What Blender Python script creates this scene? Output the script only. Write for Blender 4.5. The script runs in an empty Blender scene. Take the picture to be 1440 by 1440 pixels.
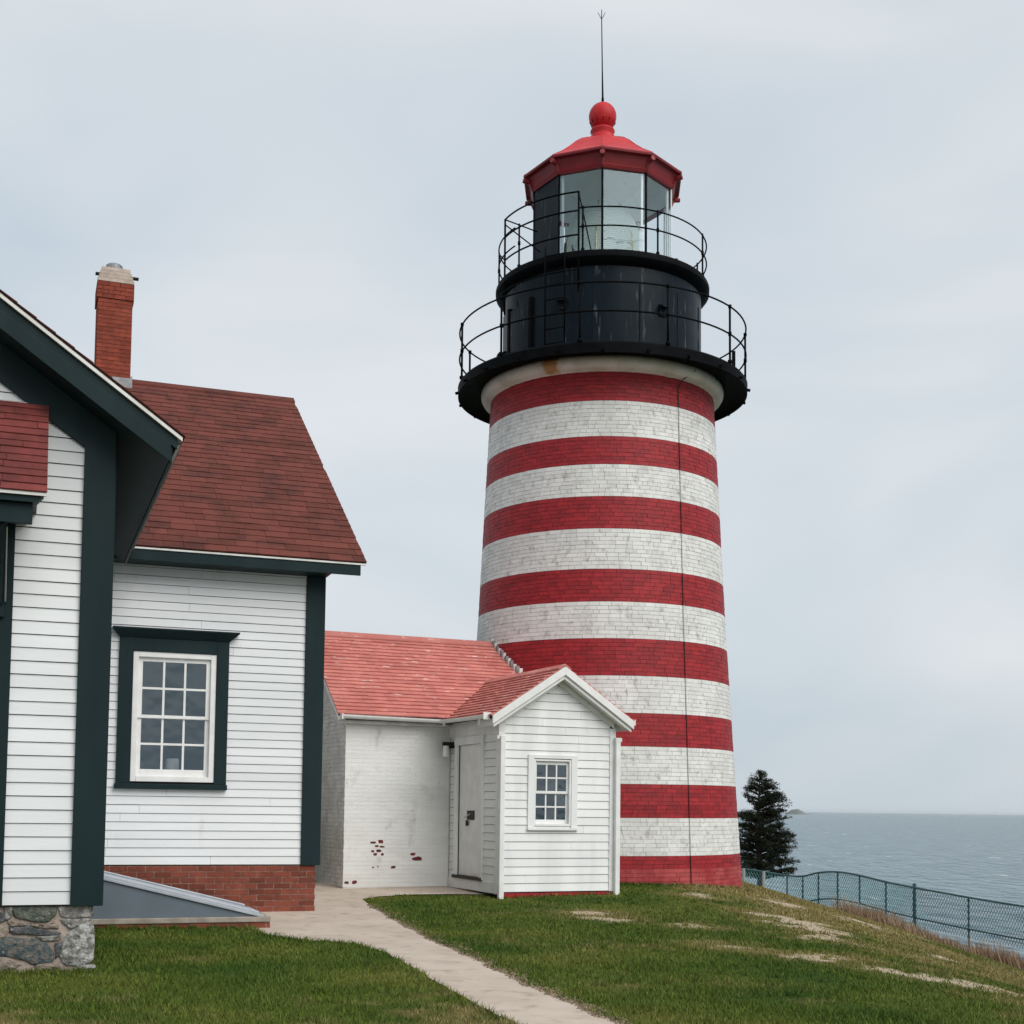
import bpy, math, random
import numpy as np
from mathutils import Matrix, Vector

random.seed(7)
rng = np.random.default_rng(7)
PI = math.pi
R = math.radians
scene = bpy.context.scene
COL = scene.collection

# ------------------------------------------------------------------ camera
EYE = 1.6
F_PX, PITCH, ROLL, HOR = 1900.0, R(3.5), 0.013, 1135.8
cam_d = bpy.data.cameras.new('camera')
cam_d.sensor_width = 36.0
cam_d.lens = 36.0 * F_PX / 1440.0
cam_d.shift_y = (HOR - F_PX * math.tan(PITCH) - 720.0) / 1440.0
cam_d.clip_start = 0.1
cam_d.clip_end = 200000.0
cam = bpy.data.objects.new('camera', cam_d)
COL.objects.link(cam)
cam.matrix_world = Matrix.Translation((0, 0, EYE)) @ Matrix.Rotation(PI / 2 + PITCH, 4, 'X') @ Matrix.Rotation(ROLL, 4, 'Z')
scene.camera = cam

# ------------------------------------------------------------------ world: overcast daylight
SUN_EL, SUN_AZ = R(42), R(136)          # azimuth clockwise from +Y (sun behind and to the right)
world = bpy.data.worlds.new('World')
scene.world = world
world.use_nodes = True
wn, wl = world.node_tree.nodes, world.node_tree.links
wn.clear()
w_out = wn.new('ShaderNodeOutputWorld')
w_bg = wn.new('ShaderNodeBackground')
w_sky = wn.new('ShaderNodeTexSky')
w_sky.sky_type = 'NISHITA'
w_sky.sun_disc = False
w_sky.sun_elevation = SUN_EL
w_sky.sun_rotation = SUN_AZ
w_sky.air_density = 1.0
w_sky.dust_density = 4.0
w_bg.inputs['Strength'].default_value = 0.1
# the closed cloud deck in front of the clear sky: soft, slightly uneven grey
w_tc = wn.new('ShaderNodeTexCoord')
w_map = wn.new('ShaderNodeMapping')
w_map.inputs['Scale'].default_value = (1.0, 1.0, 2.6)
w_n = wn.new('ShaderNodeTexNoise')
w_n.inputs['Scale'].default_value = 2.1
w_n.inputs['Detail'].default_value = 4.0
w_n.inputs['Roughness'].default_value = 0.45
w_n.inputs['Distortion'].default_value = 0.4
w_ramp = wn.new('ShaderNodeValToRGB')
w_ramp.color_ramp.elements[0].position = 0.34
w_ramp.color_ramp.elements[0].color = (3.75, 4.3, 4.75, 1)
w_ramp.color_ramp.elements[1].position = 0.66
w_ramp.color_ramp.elements[1].color = (5.2, 5.4, 5.55, 1)
w_mix = wn.new('ShaderNodeMixRGB')
w_mix.inputs['Fac'].default_value = 0.9
wl.new(w_tc.outputs['Generated'], w_map.inputs['Vector'])
wl.new(w_map.outputs['Vector'], w_n.inputs['Vector'])
wl.new(w_n.outputs['Fac'], w_ramp.inputs['Fac'])
wl.new(w_sky.outputs['Color'], w_mix.inputs['Color1'])
wl.new(w_ramp.outputs['Color'], w_mix.inputs['Color2'])
wl.new(w_mix.outputs['Color'], w_bg.inputs['Color'])
wl.new(w_bg.outputs['Background'], w_out.inputs['Surface'])

sun_d = bpy.data.lights.new('sun', 'SUN')
sun_d.energy = 1.5
sun_d.angle = R(48)
sun_d.color = (1.0, 0.97, 0.93)
sun = bpy.data.objects.new('sun', sun_d)
COL.objects.link(sun)
sd = Vector((math.sin(SUN_AZ) * math.cos(SUN_EL), math.cos(SUN_AZ) * math.cos(SUN_EL), math.sin(SUN_EL)))
sun.rotation_euler = sd.to_track_quat('Z', 'Y').to_euler()

scene.view_settings.view_transform = 'Standard'
scene.view_settings.look = 'None'
scene.view_settings.gamma = 1.0
scene.view_settings.exposure = 0.62
scene.view_settings.use_curve_mapping = False
scene.render.engine = 'CYCLES'
scene.render.resolution_x = scene.render.resolution_y = 1024
scene.cycles.max_bounces = 8
scene.cycles.transparent_max_bounces = 24

# ------------------------------------------------------------------ helpers
class MB:
    """collects shapes into one mesh"""
    def __init__(s):
        s.v, s.f, s.m = [], [], []
        s.mi = 0
    def add(s, vs, fs):
        b = len(s.v)
        s.v += [tuple(map(float, p)) for p in vs]
        for f in fs:
            s.f.append([b + i for i in f]); s.m.append(s.mi)
    def hexa(s, p):      # p: 4 bottom + 4 top
        s.add(p, [(3, 2, 1, 0), (4, 5, 6, 7), (0, 1, 5, 4), (1, 2, 6, 5), (2, 3, 7, 6), (3, 0, 4, 7)])
    def box(s, x0, x1, y0, y1, z0, z1):
        s.hexa([(x0, y0, z0), (x1, y0, z0), (x1, y1, z0), (x0, y1, z0), (x0, y0, z1), (x1, y0, z1), (x1, y1, z1), (x0, y1, z1)])
    def prism_v(s, poly, v0, v1):       # polygon in (u,z), counter-clockwise seen from -v, extruded along v
        n = len(poly)
        vs = [(u, v0, z) for u, z in poly] + [(u, v1, z) for u, z in poly]
        fs = [tuple(range(n)), tuple(range(2 * n - 1, n - 1, -1))]
        fs += [(i, i + n, (i + 1) % n + n, (i + 1) % n) for i in range(n)]
        s.add(vs, fs)
    def prism_u(s, poly, u0, u1):       # polygon in (v,z), extruded along u
        n = len(poly)
        vs = [(u0, v, z) for v, z in poly] + [(u1, v, z) for v, z in poly]
        fs = [tuple(range(n)), tuple(range(2 * n - 1, n - 1, -1))]
        fs += [(i, i + n, (i + 1) % n + n, (i + 1) % n) for i in range(n)]
        s.add(vs, fs)
    def lathe(s, prof, n=64, a0=0.0, a1=2 * PI, c=(0, 0)):
        full = abs(a1 - a0 - 2 * PI) < 1e-6
        k = n if full else n + 1
        vs = []
        for r, z in prof:
            for i in range(k):
                a = a0 + (a1 - a0) * i / n
                vs.append((c[0] + r * math.cos(a), c[1] + r * math.sin(a), z))
        fs = []
        for j in range(len(prof) - 1):
            for i in range(n):
                i2 = (i + 1) % k
                fs.append((j * k + i, j * k + i2, (j + 1) * k + i2, (j + 1) * k + i))
        s.add(vs, fs)
    def tube(s, pts, r, n=8, closed=False, cap=True):
        pts = [Vector(p) for p in pts]
        m = len(pts)
        rs = r if isinstance(r, (list, tuple)) else [r] * m
        rings = []
        ref = None
        for i, p in enumerate(pts):
            if closed:
                t = (pts[(i + 1) % m] - pts[i - 1]).normalized()
            else:
                t = (pts[min(i + 1, m - 1)] - pts[max(i - 1, 0)]).normalized()
            if ref is None:
                ref = Vector((0, 0, 1)) if abs(t.z) < 0.9 else Vector((1, 0, 0))
            x = t.cross(ref).normalized(); y = x.cross(t).normalized()
            ref = y
            rings.append([p + (x * math.cos(2 * PI * k / n) + y * math.sin(2 * PI * k / n)) * rs[i] for k in range(n)])
        vs = [q for ring in rings for q in ring]
        fs = []
        for i in range(m if closed else m - 1):
            j = (i + 1) % m
            for k in range(n):
                fs.append((i * n + k, i * n + (k + 1) % n, j * n + (k + 1) % n, j * n + k))
        if cap and not closed:
            fs.append(tuple(range(n - 1, -1, -1))); fs.append(tuple(range((m - 1) * n, m * n)))
        s.add(vs, fs)
    def mesh(s, name, mats, smooth=False):
        me = bpy.data.meshes.new(name)
        me.from_pydata(s.v, [], s.f)
        for mt in (mats if isinstance(mats, (list, tuple)) else [mats]):
            me.materials.append(mt)
        if any(s.m):
            me.polygons.foreach_set('material_index', s.m)
        if smooth:
            me.polygons.foreach_set('use_smooth', [True] * len(me.polygons))
        me.update()
        return me
    def build(s, name, mats, parent=None, smooth=False, bevel=0.0, auto=False):
        import bmesh
        me = s.mesh(name, mats, smooth)
        bm = bmesh.new(); bm.from_mesh(me)
        bmesh.ops.recalc_face_normals(bm, faces=bm.faces)
        bm.to_mesh(me); bm.free()
        o = link(name, me, parent)
        if bevel:
            b = o.modifiers.new('bevel', 'BEVEL'); b.width = bevel; b.segments = 2; b.limit_method = 'ANGLE'; b.angle_limit = R(40)
        if auto:
            me.set_sharp_from_angle(angle=R(35))
        return o

def link(name, data, parent=None):
    o = bpy.data.objects.new(name, data)
    COL.objects.link(o)
    if parent is not None:
        o.parent = parent
    return o
def empty(name, loc, deg=0.0, label=None, cat=None):
    o = link(name, None)
    o.location = loc
    o.rotation_euler = (0, 0, R(deg))
    o.empty_display_size = 0.2
    if label: o['label'] = label
    if cat: o['category'] = cat
    return o
def kind(o, k, label=None):
    o['kind'] = k
    if label: o['label'] = label
    return o

# ------------------------------------------------------------------ materials
def pmat(name, col, col2=None, scale=3.0, lo=0.35, hi=0.65, rough=0.6, bump=0.0, bscale=40.0, bdist=0.01, rnd=0.0, stretch=(1, 1, 1),
         dirt=None, dirt_scale=6.0, dirt_lo=0.55, dirt_hi=0.75, dirt_stretch=(1, 1, 1), spec=0.5, metal=0.0, detail=6.0, coat=0.0, spots=()):
    m = bpy.data.materials.new(name)
    m.use_nodes = True
    nt = m.node_tree; N, L = nt.nodes, nt.links
    b = N['Principled BSDF']
    b.inputs['Roughness'].default_value = rough
    b.inputs['Metallic'].default_value = metal
    b.inputs['Specular IOR Level'].default_value = spec
    if coat: b.inputs['Coat Weight'].default_value = coat
    geo = N.new('ShaderNodeNewGeometry')
    def noise(sc, st, det=detail):
        mp = N.new('ShaderNodeMapping'); mp.inputs['Scale'].default_value = st
        nn = N.new('ShaderNodeTexNoise'); nn.inputs['Scale'].default_value = sc; nn.inputs['Detail'].default_value = det
        nn.inputs['Roughness'].default_value = 0.6
        L.new(geo.outputs['Position'], mp.inputs['Vector']); L.new(mp.outputs['Vector'], nn.inputs['Vector'])
        return nn.outputs['Fac']
    def rng_(sock, a, c):
        r = N.new('ShaderNodeMapRange'); r.inputs['From Min'].default_value = a; r.inputs['From Max'].default_value = c
        r.interpolation_type = 'SMOOTHSTEP'
        L.new(sock, r.inputs['Value']); return r.outputs['Result']
    c = N.new('ShaderNodeRGB'); c.outputs[0].default_value = (*col, 1)
    cur = c.outputs[0]
    def mix(fac, a, colour):
        x = N.new('ShaderNodeMixRGB')
        L.new(fac, x.inputs['Fac']); L.new(a, x.inputs['Color1']); x.inputs['Color2'].default_value = (*colour, 1)
        return x.outputs['Color']
    if col2 is not None:
        cur = mix(rng_(noise(scale, stretch), lo, hi), cur, col2)
    if dirt is not None:
        cur = mix(rng_(noise(dirt_scale, dirt_stretch), dirt_lo, dirt_hi), cur, dirt)
    for (sc_, sr_, scol) in spots:
        vm = N.new('ShaderNodeVectorMath'); vm.operation = 'DISTANCE'; L.new(geo.outputs['Position'], vm.inputs[0]); vm.inputs[1].default_value = sc_
        ad0 = N.new('ShaderNodeMath'); ad0.operation = 'MULTIPLY_ADD'; L.new(noise(9.0, (1, 1, 1)), ad0.inputs[0]); ad0.inputs[1].default_value = sr_ * 1.2; L.new(vm.outputs['Value'], ad0.inputs[2])
        r0_ = N.new('ShaderNodeMapRange'); r0_.inputs['From Min'].default_value = sr_ * 1.75; r0_.inputs['From Max'].default_value = sr_ * 1.35
        L.new(ad0.outputs[0], r0_.inputs['Value']); cur = mix(r0_.outputs['Result'], cur, scol)
    if rnd:
        oi = N.new('ShaderNodeObjectInfo')
        ad = N.new('ShaderNodeMath'); ad.operation = 'ADD'
        L.new(oi.outputs['Random'], ad.inputs[0]); L.new(geo.outputs['Random Per Island'], ad.inputs[1])
        fr = N.new('ShaderNodeMath'); fr.operation = 'FRACT'; L.new(ad.outputs[0], fr.inputs[0])
        mr = N.new('ShaderNodeMapRange'); mr.inputs['To Min'].default_value = 1 - rnd; mr.inputs['To Max'].default_value = 1 + rnd
        L.new(fr.outputs[0], mr.inputs['Value'])
        hs = N.new('ShaderNodeHueSaturation'); L.new(mr.outputs['Result'], hs.inputs['Value']); L.new(cur, hs.inputs['Color'])
        cur = hs.outputs['Color']
    L.new(cur, b.inputs['Base Color'])
    if bump:
        bp = N.new('ShaderNodeBump'); bp.inputs['Strength'].default_value = bump; bp.inputs['Distance'].default_value = bdist
        L.new(noise(bscale, stretch, 5.0), bp.inputs['Height']); L.new(bp.outputs['Normal'], b.inputs['Normal'])
    return m

W = {}
W['clap'] = pmat('white_clapboard_paint', (0.74, 0.76, 0.77), (0.66, 0.68, 0.69), scale=1.4, rough=0.55, dirt=(0.50, 0.49, 0.45), dirt_scale=2.4, dirt_lo=0.60, dirt_hi=0.86, dirt_stretch=(1, 1, 0.35), bump=0.15, bscale=60, stretch=(0.15, 0.15, 1), rnd=0.025)
W['shedclap'] = pmat('weathered_white_paint', (0.78, 0.79, 0.78), (0.68, 0.69, 0.68), scale=2.2, rough=0.65, bump=0.3, bscale=70, stretch=(1, 1, 0.15), rnd=0.04,
                     dirt=(0.42, 0.40, 0.37), dirt_scale=9, dirt_lo=0.66, dirt_hi=0.8, dirt_stretch=(1, 1, 0.3))
W['whitetrim'] = pmat('white_trim_paint', (0.78, 0.78, 0.77), (0.7, 0.7, 0.68), scale=4, rough=0.5, bump=0.08, bscale=50, dirt=(0.45, 0.43, 0.4), dirt_scale=5, dirt_lo=0.68, dirt_hi=0.85)
W['green'] = pmat('dark_green_trim_paint', (0.0095, 0.0215, 0.0245), (0.013, 0.027, 0.030), scale=2.5, rough=0.5, spec=0.12, bump=0.1, bscale=40, stretch=(1, 1, 0.2))
W['lapshade'] = pmat('dark_lap_shadow_backing', (0.05, 0.05, 0.05), rough=0.95, spec=0.1)  # dark backing put in so the board gaps read as lap shadow lines
W['drip'] = pmat('white_drip_edge', (0.72, 0.72, 0.7), (0.6, 0.59, 0.55), scale=6, rough=0.4)
W['shingle'] = pmat('brown_red_asphalt_shingle', (0.140, 0.042, 0.031), (0.084, 0.029, 0.024), scale=2.2, lo=0.42, hi=0.70, rough=0.92, bump=0.35, bscale=160, rnd=0.16, spec=0.2)
W['shingle_under'] = pmat('dark_roofing_underlay', (0.03, 0.015, 0.014), rough=0.95, spec=0.1)
W['hood_shingle'] = pmat('red_hood_shingle', (0.21, 0.050, 0.045), (0.12, 0.034, 0.032), scale=3, rough=0.92, bump=0.35, bscale=160, rnd=0.14, spec=0.2)
W['pink_shingle'] = pmat('faded_red_wood_shingle', (0.57, 0.215, 0.18), (0.49, 0.165, 0.14), scale=1.6, rough=0.85, bump=0.3, bscale=90, rnd=0.10, spec=0.25,
                         dirt=(0.74, 0.56, 0.52), dirt_scale=4.5, dirt_lo=0.60, dirt_hi=0.70, dirt_stretch=(1.0, 1.0, 5))
W['brick'] = pmat('red_brick', (0.215, 0.060, 0.038), (0.155, 0.046, 0.032), scale=5, rough=0.9, bump=0.4, bscale=90, rnd=0.22, spec=0.2, dirt=(0.30, 0.13, 0.09), dirt_scale=12, dirt_lo=0.6, dirt_hi=0.8)
W['chimney_brick'] = pmat('chimney_brick', (0.27, 0.062, 0.037), (0.20, 0.046, 0.03), scale=5, rough=0.9, bump=0.4, bscale=90, rnd=0.16, spec=0.2)
W['mortar'] = pmat('brick_mortar', (0.36, 0.25, 0.19), (0.22, 0.13, 0.10), scale=14, rough=0.95, bump=0.5, bscale=120)
W['pale_mortar'] = pmat('pale_stone_mortar', (0.40, 0.33, 0.28), (0.28, 0.225, 0.19), scale=7, rough=0.95, bump=0.8, bscale=30, bdist=0.02)
W['capstone'] = pmat('pale_chimney_cap', (0.52, 0.44, 0.37), (0.4, 0.33, 0.28), scale=8, rough=0.9, bump=0.3, bscale=60, rnd=0.08)
W['lead'] = pmat('lead_flashing', (0.28, 0.29, 0.30), (0.2, 0.2, 0.21), scale=9, rough=0.5, metal=0.4)
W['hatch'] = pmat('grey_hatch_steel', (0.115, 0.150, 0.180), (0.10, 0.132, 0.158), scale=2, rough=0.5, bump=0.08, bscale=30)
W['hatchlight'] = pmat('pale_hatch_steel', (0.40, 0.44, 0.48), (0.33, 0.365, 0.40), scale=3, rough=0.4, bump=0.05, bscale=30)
W['slab'] = pmat('weathered_concrete_cap', (0.36, 0.32, 0.27), (0.26, 0.225, 0.19), scale=6, rough=0.95, bump=0.5, bscale=50)
W['red'] = pmat('red_tower_paint', (0.315, 0.015, 0.020), (0.245, 0.012, 0.017), scale=4.5, rough=0.6, bump=0.25, bscale=60, rnd=0.17, spec=0.35, stretch=(1, 1, 2.5))
W['redpale'] = pmat('worn_red_tower_paint', (0.40, 0.070, 0.070), (0.31, 0.030, 0.034), scale=2.5, rough=0.7, bump=0.25, bscale=60, rnd=0.10, spec=0.3)
W['white'] = pmat('white_tower_paint', (0.72, 0.72, 0.695), (0.63, 0.63, 0.605), scale=1.5, rough=0.7, bump=0.3, bscale=60, rnd=0.07,
                  dirt=(0.36, 0.34, 0.295), dirt_scale=7.5, dirt_lo=0.51, dirt_hi=0.78, dirt_stretch=(1, 1, 0.8))
W['redjoint'] = pmat('dark_red_joint', (0.16, 0.010, 0.014), (0.03, 0.004, 0.006), scale=3.5, lo=0.36, hi=0.58, rough=0.85, stretch=(1, 1, 3))
W['whitejoint'] = pmat('grimy_white_joint', (0.48, 0.475, 0.45), (0.07, 0.067, 0.06), scale=3.5, lo=0.34, hi=0.62, rough=0.9, stretch=(1, 1, 2.5))
W['cove'] = pmat('stained_white_cove', (0.72, 0.72, 0.68), (0.55, 0.54, 0.49), scale=1.6, lo=0.42, hi=0.68, rough=0.6, spots=[((0.69, 26.17, 10.33), 0.20, (0.42, 0.23, 0.09))])
W['black'] = pmat('black_iron_paint', (0.0025, 0.0032, 0.004), (0.0045, 0.0055, 0.0065), scale=4, rough=0.6, spec=0.04, bump=0.1, bscale=30)
W['drum'] = pmat('weathered_black_drum_paint', (0.0035, 0.0085, 0.0135), (0.0065, 0.0135, 0.019), scale=2.2, rough=0.38, spec=0.09, bump=0.15, bscale=14, stretch=(1, 1, 0.3),
                 dirt=(0.13, 0.145, 0.155), dirt_scale=11, dirt_lo=0.58, dirt_hi=0.78, dirt_stretch=(1, 1, 0.12))
W['roofred'] = pmat('bright_red_lantern_paint', (0.54, 0.026, 0.030), (0.42, 0.022, 0.027), scale=4, rough=0.5, spec=0.2, bump=0.15, bscale=25, dirt=(0.60, 0.16, 0.15), dirt_scale=5, dirt_lo=0.60, dirt_hi=0.8)
W['fascred'] = pmat('deep_red_lantern_paint', (0.24, 0.012, 0.018), (0.20, 0.010, 0.015), scale=3, rough=0.5, bump=0.1, bscale=30)
W['lining'] = pmat('pale_grey_lantern_lining', (0.84, 0.87, 0.87), (0.78, 0.81, 0.82), scale=2, rough=0.6)
W['brass'] = pmat('dull_brass', (0.35, 0.30, 0.18), rough=0.35, metal=0.9)
W['annex'] = pmat('thick_white_wall_paint', (0.74, 0.745, 0.72), (0.66, 0.66, 0.635), scale=1.4, rough=0.7, bump=0.5, bscale=26, stretch=(0.4, 0.4, 1.4), rnd=0.02,
                  dirt=(0.42, 0.39, 0.34), dirt_scale=3.2, dirt_lo=0.56, dirt_hi=0.82, dirt_stretch=(1, 1, 0.6))
W['annexjoint'] = pmat('painted_wall_joint', (0.72, 0.72, 0.69), (0.58, 0.57, 0.54), scale=2, rough=0.8)
W['annexside'] = pmat('shaded_white_brick_paint', (0.70, 0.69, 0.66), (0.55, 0.53, 0.50), scale=3, rough=0.8, bump=0.3, bscale=40, rnd=0.06)  # darker copy of the white wall paint, side wall's shade put into the colour
W['darkwood'] = pmat('dark_bare_wood', (0.05, 0.04, 0.035), rough=0.9)
W['iron'] = pmat('dark_iron', (0.02, 0.02, 0.02), rough=0.5, metal=0.6)
W['steel'] = pmat('bright_steel', (0.5, 0.5, 0.5), rough=0.3, metal=0.9)
W['room'] = pmat('dim_room_wall', (0.15, 0.24, 0.36), rough=0.9)
W['shade'] = pmat('white_lamp_shade', (0.82, 0.82, 0.80), rough=0.7)
W['concrete'] = pmat('pale_concrete_path', (0.53, 0.445, 0.37), (0.45, 0.37, 0.30), scale=1.1, rough=0.92, bump=0.35, bscale=45, dirt=(0.27, 0.22, 0.17), dirt_scale=4, dirt_lo=0.50, dirt_hi=0.80)
W['pebble'] = pmat('path_edge_pebble', (0.27, 0.20, 0.14), (0.12, 0.085, 0.055), scale=20, rough=0.95, rnd=0.35)
W['fence'] = pmat('teal_vinyl_fence', (0.038, 0.115, 0.13), (0.028, 0.08, 0.092), scale=3, rough=0.5)
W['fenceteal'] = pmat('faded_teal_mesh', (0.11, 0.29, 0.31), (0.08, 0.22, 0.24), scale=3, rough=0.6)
W['fencegrey'] = pmat('galvanised_pipe', (0.42, 0.44, 0.45), rough=0.45, metal=0.4)
W['trunk'] = pmat('conifer_bark', (0.035, 0.028, 0.022), (0.02, 0.016, 0.013), scale=12, rough=0.95)
W['straw'] = pmat('dry_straw_grass', (0.33, 0.24, 0.16), (0.22, 0.14, 0.085), scale=3, rough=0.9, rnd=0.3, spec=0.2)
W['island'] = pmat('hazed_island_rock', (0.10, 0.12, 0.11), (0.16, 0.17, 0.16), scale=0.01, rough=0.95)  # rock tone greyed, distance haze put into the colour

def glass_mat(name, tint, refl=1.0):
    m = bpy.data.materials.new(name); m.use_nodes = True
    N, L = m.node_tree.nodes, m.node_tree.links
    N.remove(N['Principled BSDF'])
    t = N.new('ShaderNodeBsdfTransparent'); t.inputs['Color'].default_value = (*tint, 1)
    g = N.new('ShaderNodeBsdfGlossy'); g.inputs['Roughness'].default_value = 0.02; g.inputs['Color'].default_value = (0.74, 0.90, 1.0, 1)
    bn = N.new('ShaderNodeTexNoise'); bn.inputs['Scale'].default_value = 2.2; bg_ = N.new('ShaderNodeNewGeometry'); L.new(bg_.outputs['Position'], bn.inputs['Vector'])
    bb = N.new('ShaderNodeBump'); bb.inputs['Strength'].default_value = 0.5; bb.inputs['Distance'].default_value = 0.05; L.new(bn.outputs['Fac'], bb.inputs['Height']); L.new(bb.outputs['Normal'], g.inputs['Normal'])
    fr = N.new('ShaderNodeFresnel'); fr.inputs['IOR'].default_value = 1.5
    mu = N.new('ShaderNodeMath'); mu.operation = 'MULTIPLY'; mu.inputs[1].default_value = refl; mu.use_clamp = True
    mx = N.new('ShaderNodeMixShader')
    L.new(fr.outputs[0], mu.inputs[0]); L.new(mu.outputs[0], mx.inputs['Fac'])
    L.new(t.outputs[0], mx.inputs[1]); L.new(g.outputs[0], mx.inputs[2]); L.new(mx.outputs[0], N['Material Output'].inputs['Surface'])
    return m
W['pane'] = glass_mat('window_glass', (0.84, 0.89, 0.92), 3.6)
W['lanternglass'] = glass_mat('lantern_glass', (0.95, 0.98, 0.98), 0.8)
def lens_mat():
    m = bpy.data.materials.new('fresnel_lens_glass'); m.use_nodes = True
    N, L = m.node_tree.nodes, m.node_tree.links
    N.remove(N['Principled BSDF'])
    tl = N.new('ShaderNodeBsdfTranslucent'); tl.inputs['Color'].default_value = (0.90, 0.95, 0.93, 1)
    df = N.new('ShaderNodeBsdfDiffuse'); df.inputs['Color'].default_value = (0.82, 0.87, 0.85, 1)
    gl = N.new('ShaderNodeBsdfGlossy'); gl.inputs['Roughness'].default_value = 0.08
    tr = N.new('ShaderNodeBsdfTransparent'); tr.inputs['Color'].default_value = (0.9, 0.96, 0.95, 1)
    def mix(f, a, b):
        x = N.new('ShaderNodeMixShader'); x.inputs[0].default_value = f; L.new(a.outputs[0], x.inputs[1]); L.new(b.outputs[0], x.inputs[2]); return x
    out = mix(0.10, mix(0.18, mix(0.35, tl, df), tr), gl)
    L.new(out.outputs[0], N['Material Output'].inputs['Surface'])
    return m
W['lens'] = lens_mat()

def grass_mat(name, attr, blades):
    """lawn colours: patches of deep green, olive and straw, with bare sandy soil where the 'bare' attribute says"""
    m = bpy.data.materials.new(name); m.use_nodes = True
    N, L = m.node_tree.nodes, m.node_tree.links
    b = N['Principled BSDF']; b.inputs['Roughness'].default_value = 0.75 if blades else 0.95
    b.inputs['Specular IOR Level'].default_value = 0.25 if blades else 0.1
    geo = N.new('ShaderNodeNewGeometry')
    def noise(sc, st=(1, 1, 1), det=5):
        mp = N.new('ShaderNodeMapping'); mp.inputs['Scale'].default_value = st
        n = N.new('ShaderNodeTexNoise'); n.inputs['Scale'].default_value = sc; n.inputs['Detail'].default_value = det
        L.new(geo.outputs['Position'], mp.inputs['Vector']); L.new(mp.outputs['Vector'], n.inputs['Vector']); return n.outputs['Fac']
    def ramp(s, stops):
        r = N.new('ShaderNodeValToRGB'); e = r.color_ramp.elements
        e[0].position, e[0].color = stops[0][0], (*stops[0][1], 1); e[1].position, e[1].color = stops[-1][0], (*stops[-1][1], 1)
        for p, c in stops[1:-1]:
            x = e.new(p); x.color = (*c, 1)
        L.new(s, r.inputs['Fac']); return r.outputs['Color']
    def mixc(f, a, c):
        x = N.new('ShaderNodeMixRGB'); L.new(f, x.inputs['Fac']); L.new(a, x.inputs['Color1']); L.new(c, x.inputs['Color2']); return x.outputs['Color']
    green = ramp(noise(0.55), [(0.30, (0.036, 0.078, 0.007)), (0.5, (0.072, 0.108, 0.013)), (0.68, (0.118, 0.134, 0.024))])
    straw = ramp(noise(9.0), [(0.3, (0.15, 0.135, 0.040)), (0.7, (0.26, 0.21, 0.09))])
    at = N.new('ShaderNodeAttribute'); at.attribute_name = 'dry'
    cur = mixc(at.outputs['Fac'], green, straw)
    if blades:
        hs = N.new('ShaderNodeHueSaturation')
        mr = N.new('ShaderNodeMapRange'); mr.inputs['To Min'].default_value = 0.55; mr.inputs['To Max'].default_value = 1.6
        L.new(geo.outputs['Random Per Island'], mr.inputs['Value']); L.new(mr.outputs['Result'], hs.inputs['Value']); L.new(cur, hs.inputs['Color'])
        cur = hs.outputs['Color']
    else:
        soil = ramp(noise(14.0, (1, 1, 1), 8), [(0.32, (0.24, 0.185, 0.125)), (0.62, (0.50, 0.41, 0.30))])
        dk = N.new('ShaderNodeMixRGB'); dk.blend_type = 'MULTIPLY'; dk.inputs['Fac'].default_value = 1.0
        L.new(cur, dk.inputs['Color1']); dk.inputs['Color2'].default_value = (0.8, 0.75, 0.7, 1)
        a2 = N.new('ShaderNodeAttribute'); a2.attribute_name = 'bare'
        cur = mixc(a2.outputs['Fac'], dk.outputs['Color'], soil)
        bp = N.new('ShaderNodeBump'); bp.inputs['Strength'].default_value = 0.6; bp.inputs['Distance'].default_value = 0.03
        L.new(noise(25.0, (1, 1, 1), 6), bp.inputs['Height']); L.new(bp.outputs['Normal'], b.inputs['Normal'])
    L.new(cur, b.inputs['Base Color'])
    return m
W['lawn'] = grass_mat('lawn_ground', 'bare', False)
W['blade'] = grass_mat('grass_blade', 'bare', True)

def needle_mat():
    m = pmat('dark_conifer_needles', (0.010, 0.015, 0.009), (0.018, 0.024, 0.012), scale=3, rough=0.85, rnd=0.35, spec=0.1)
    return m
W['needle'] = needle_mat()

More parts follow.
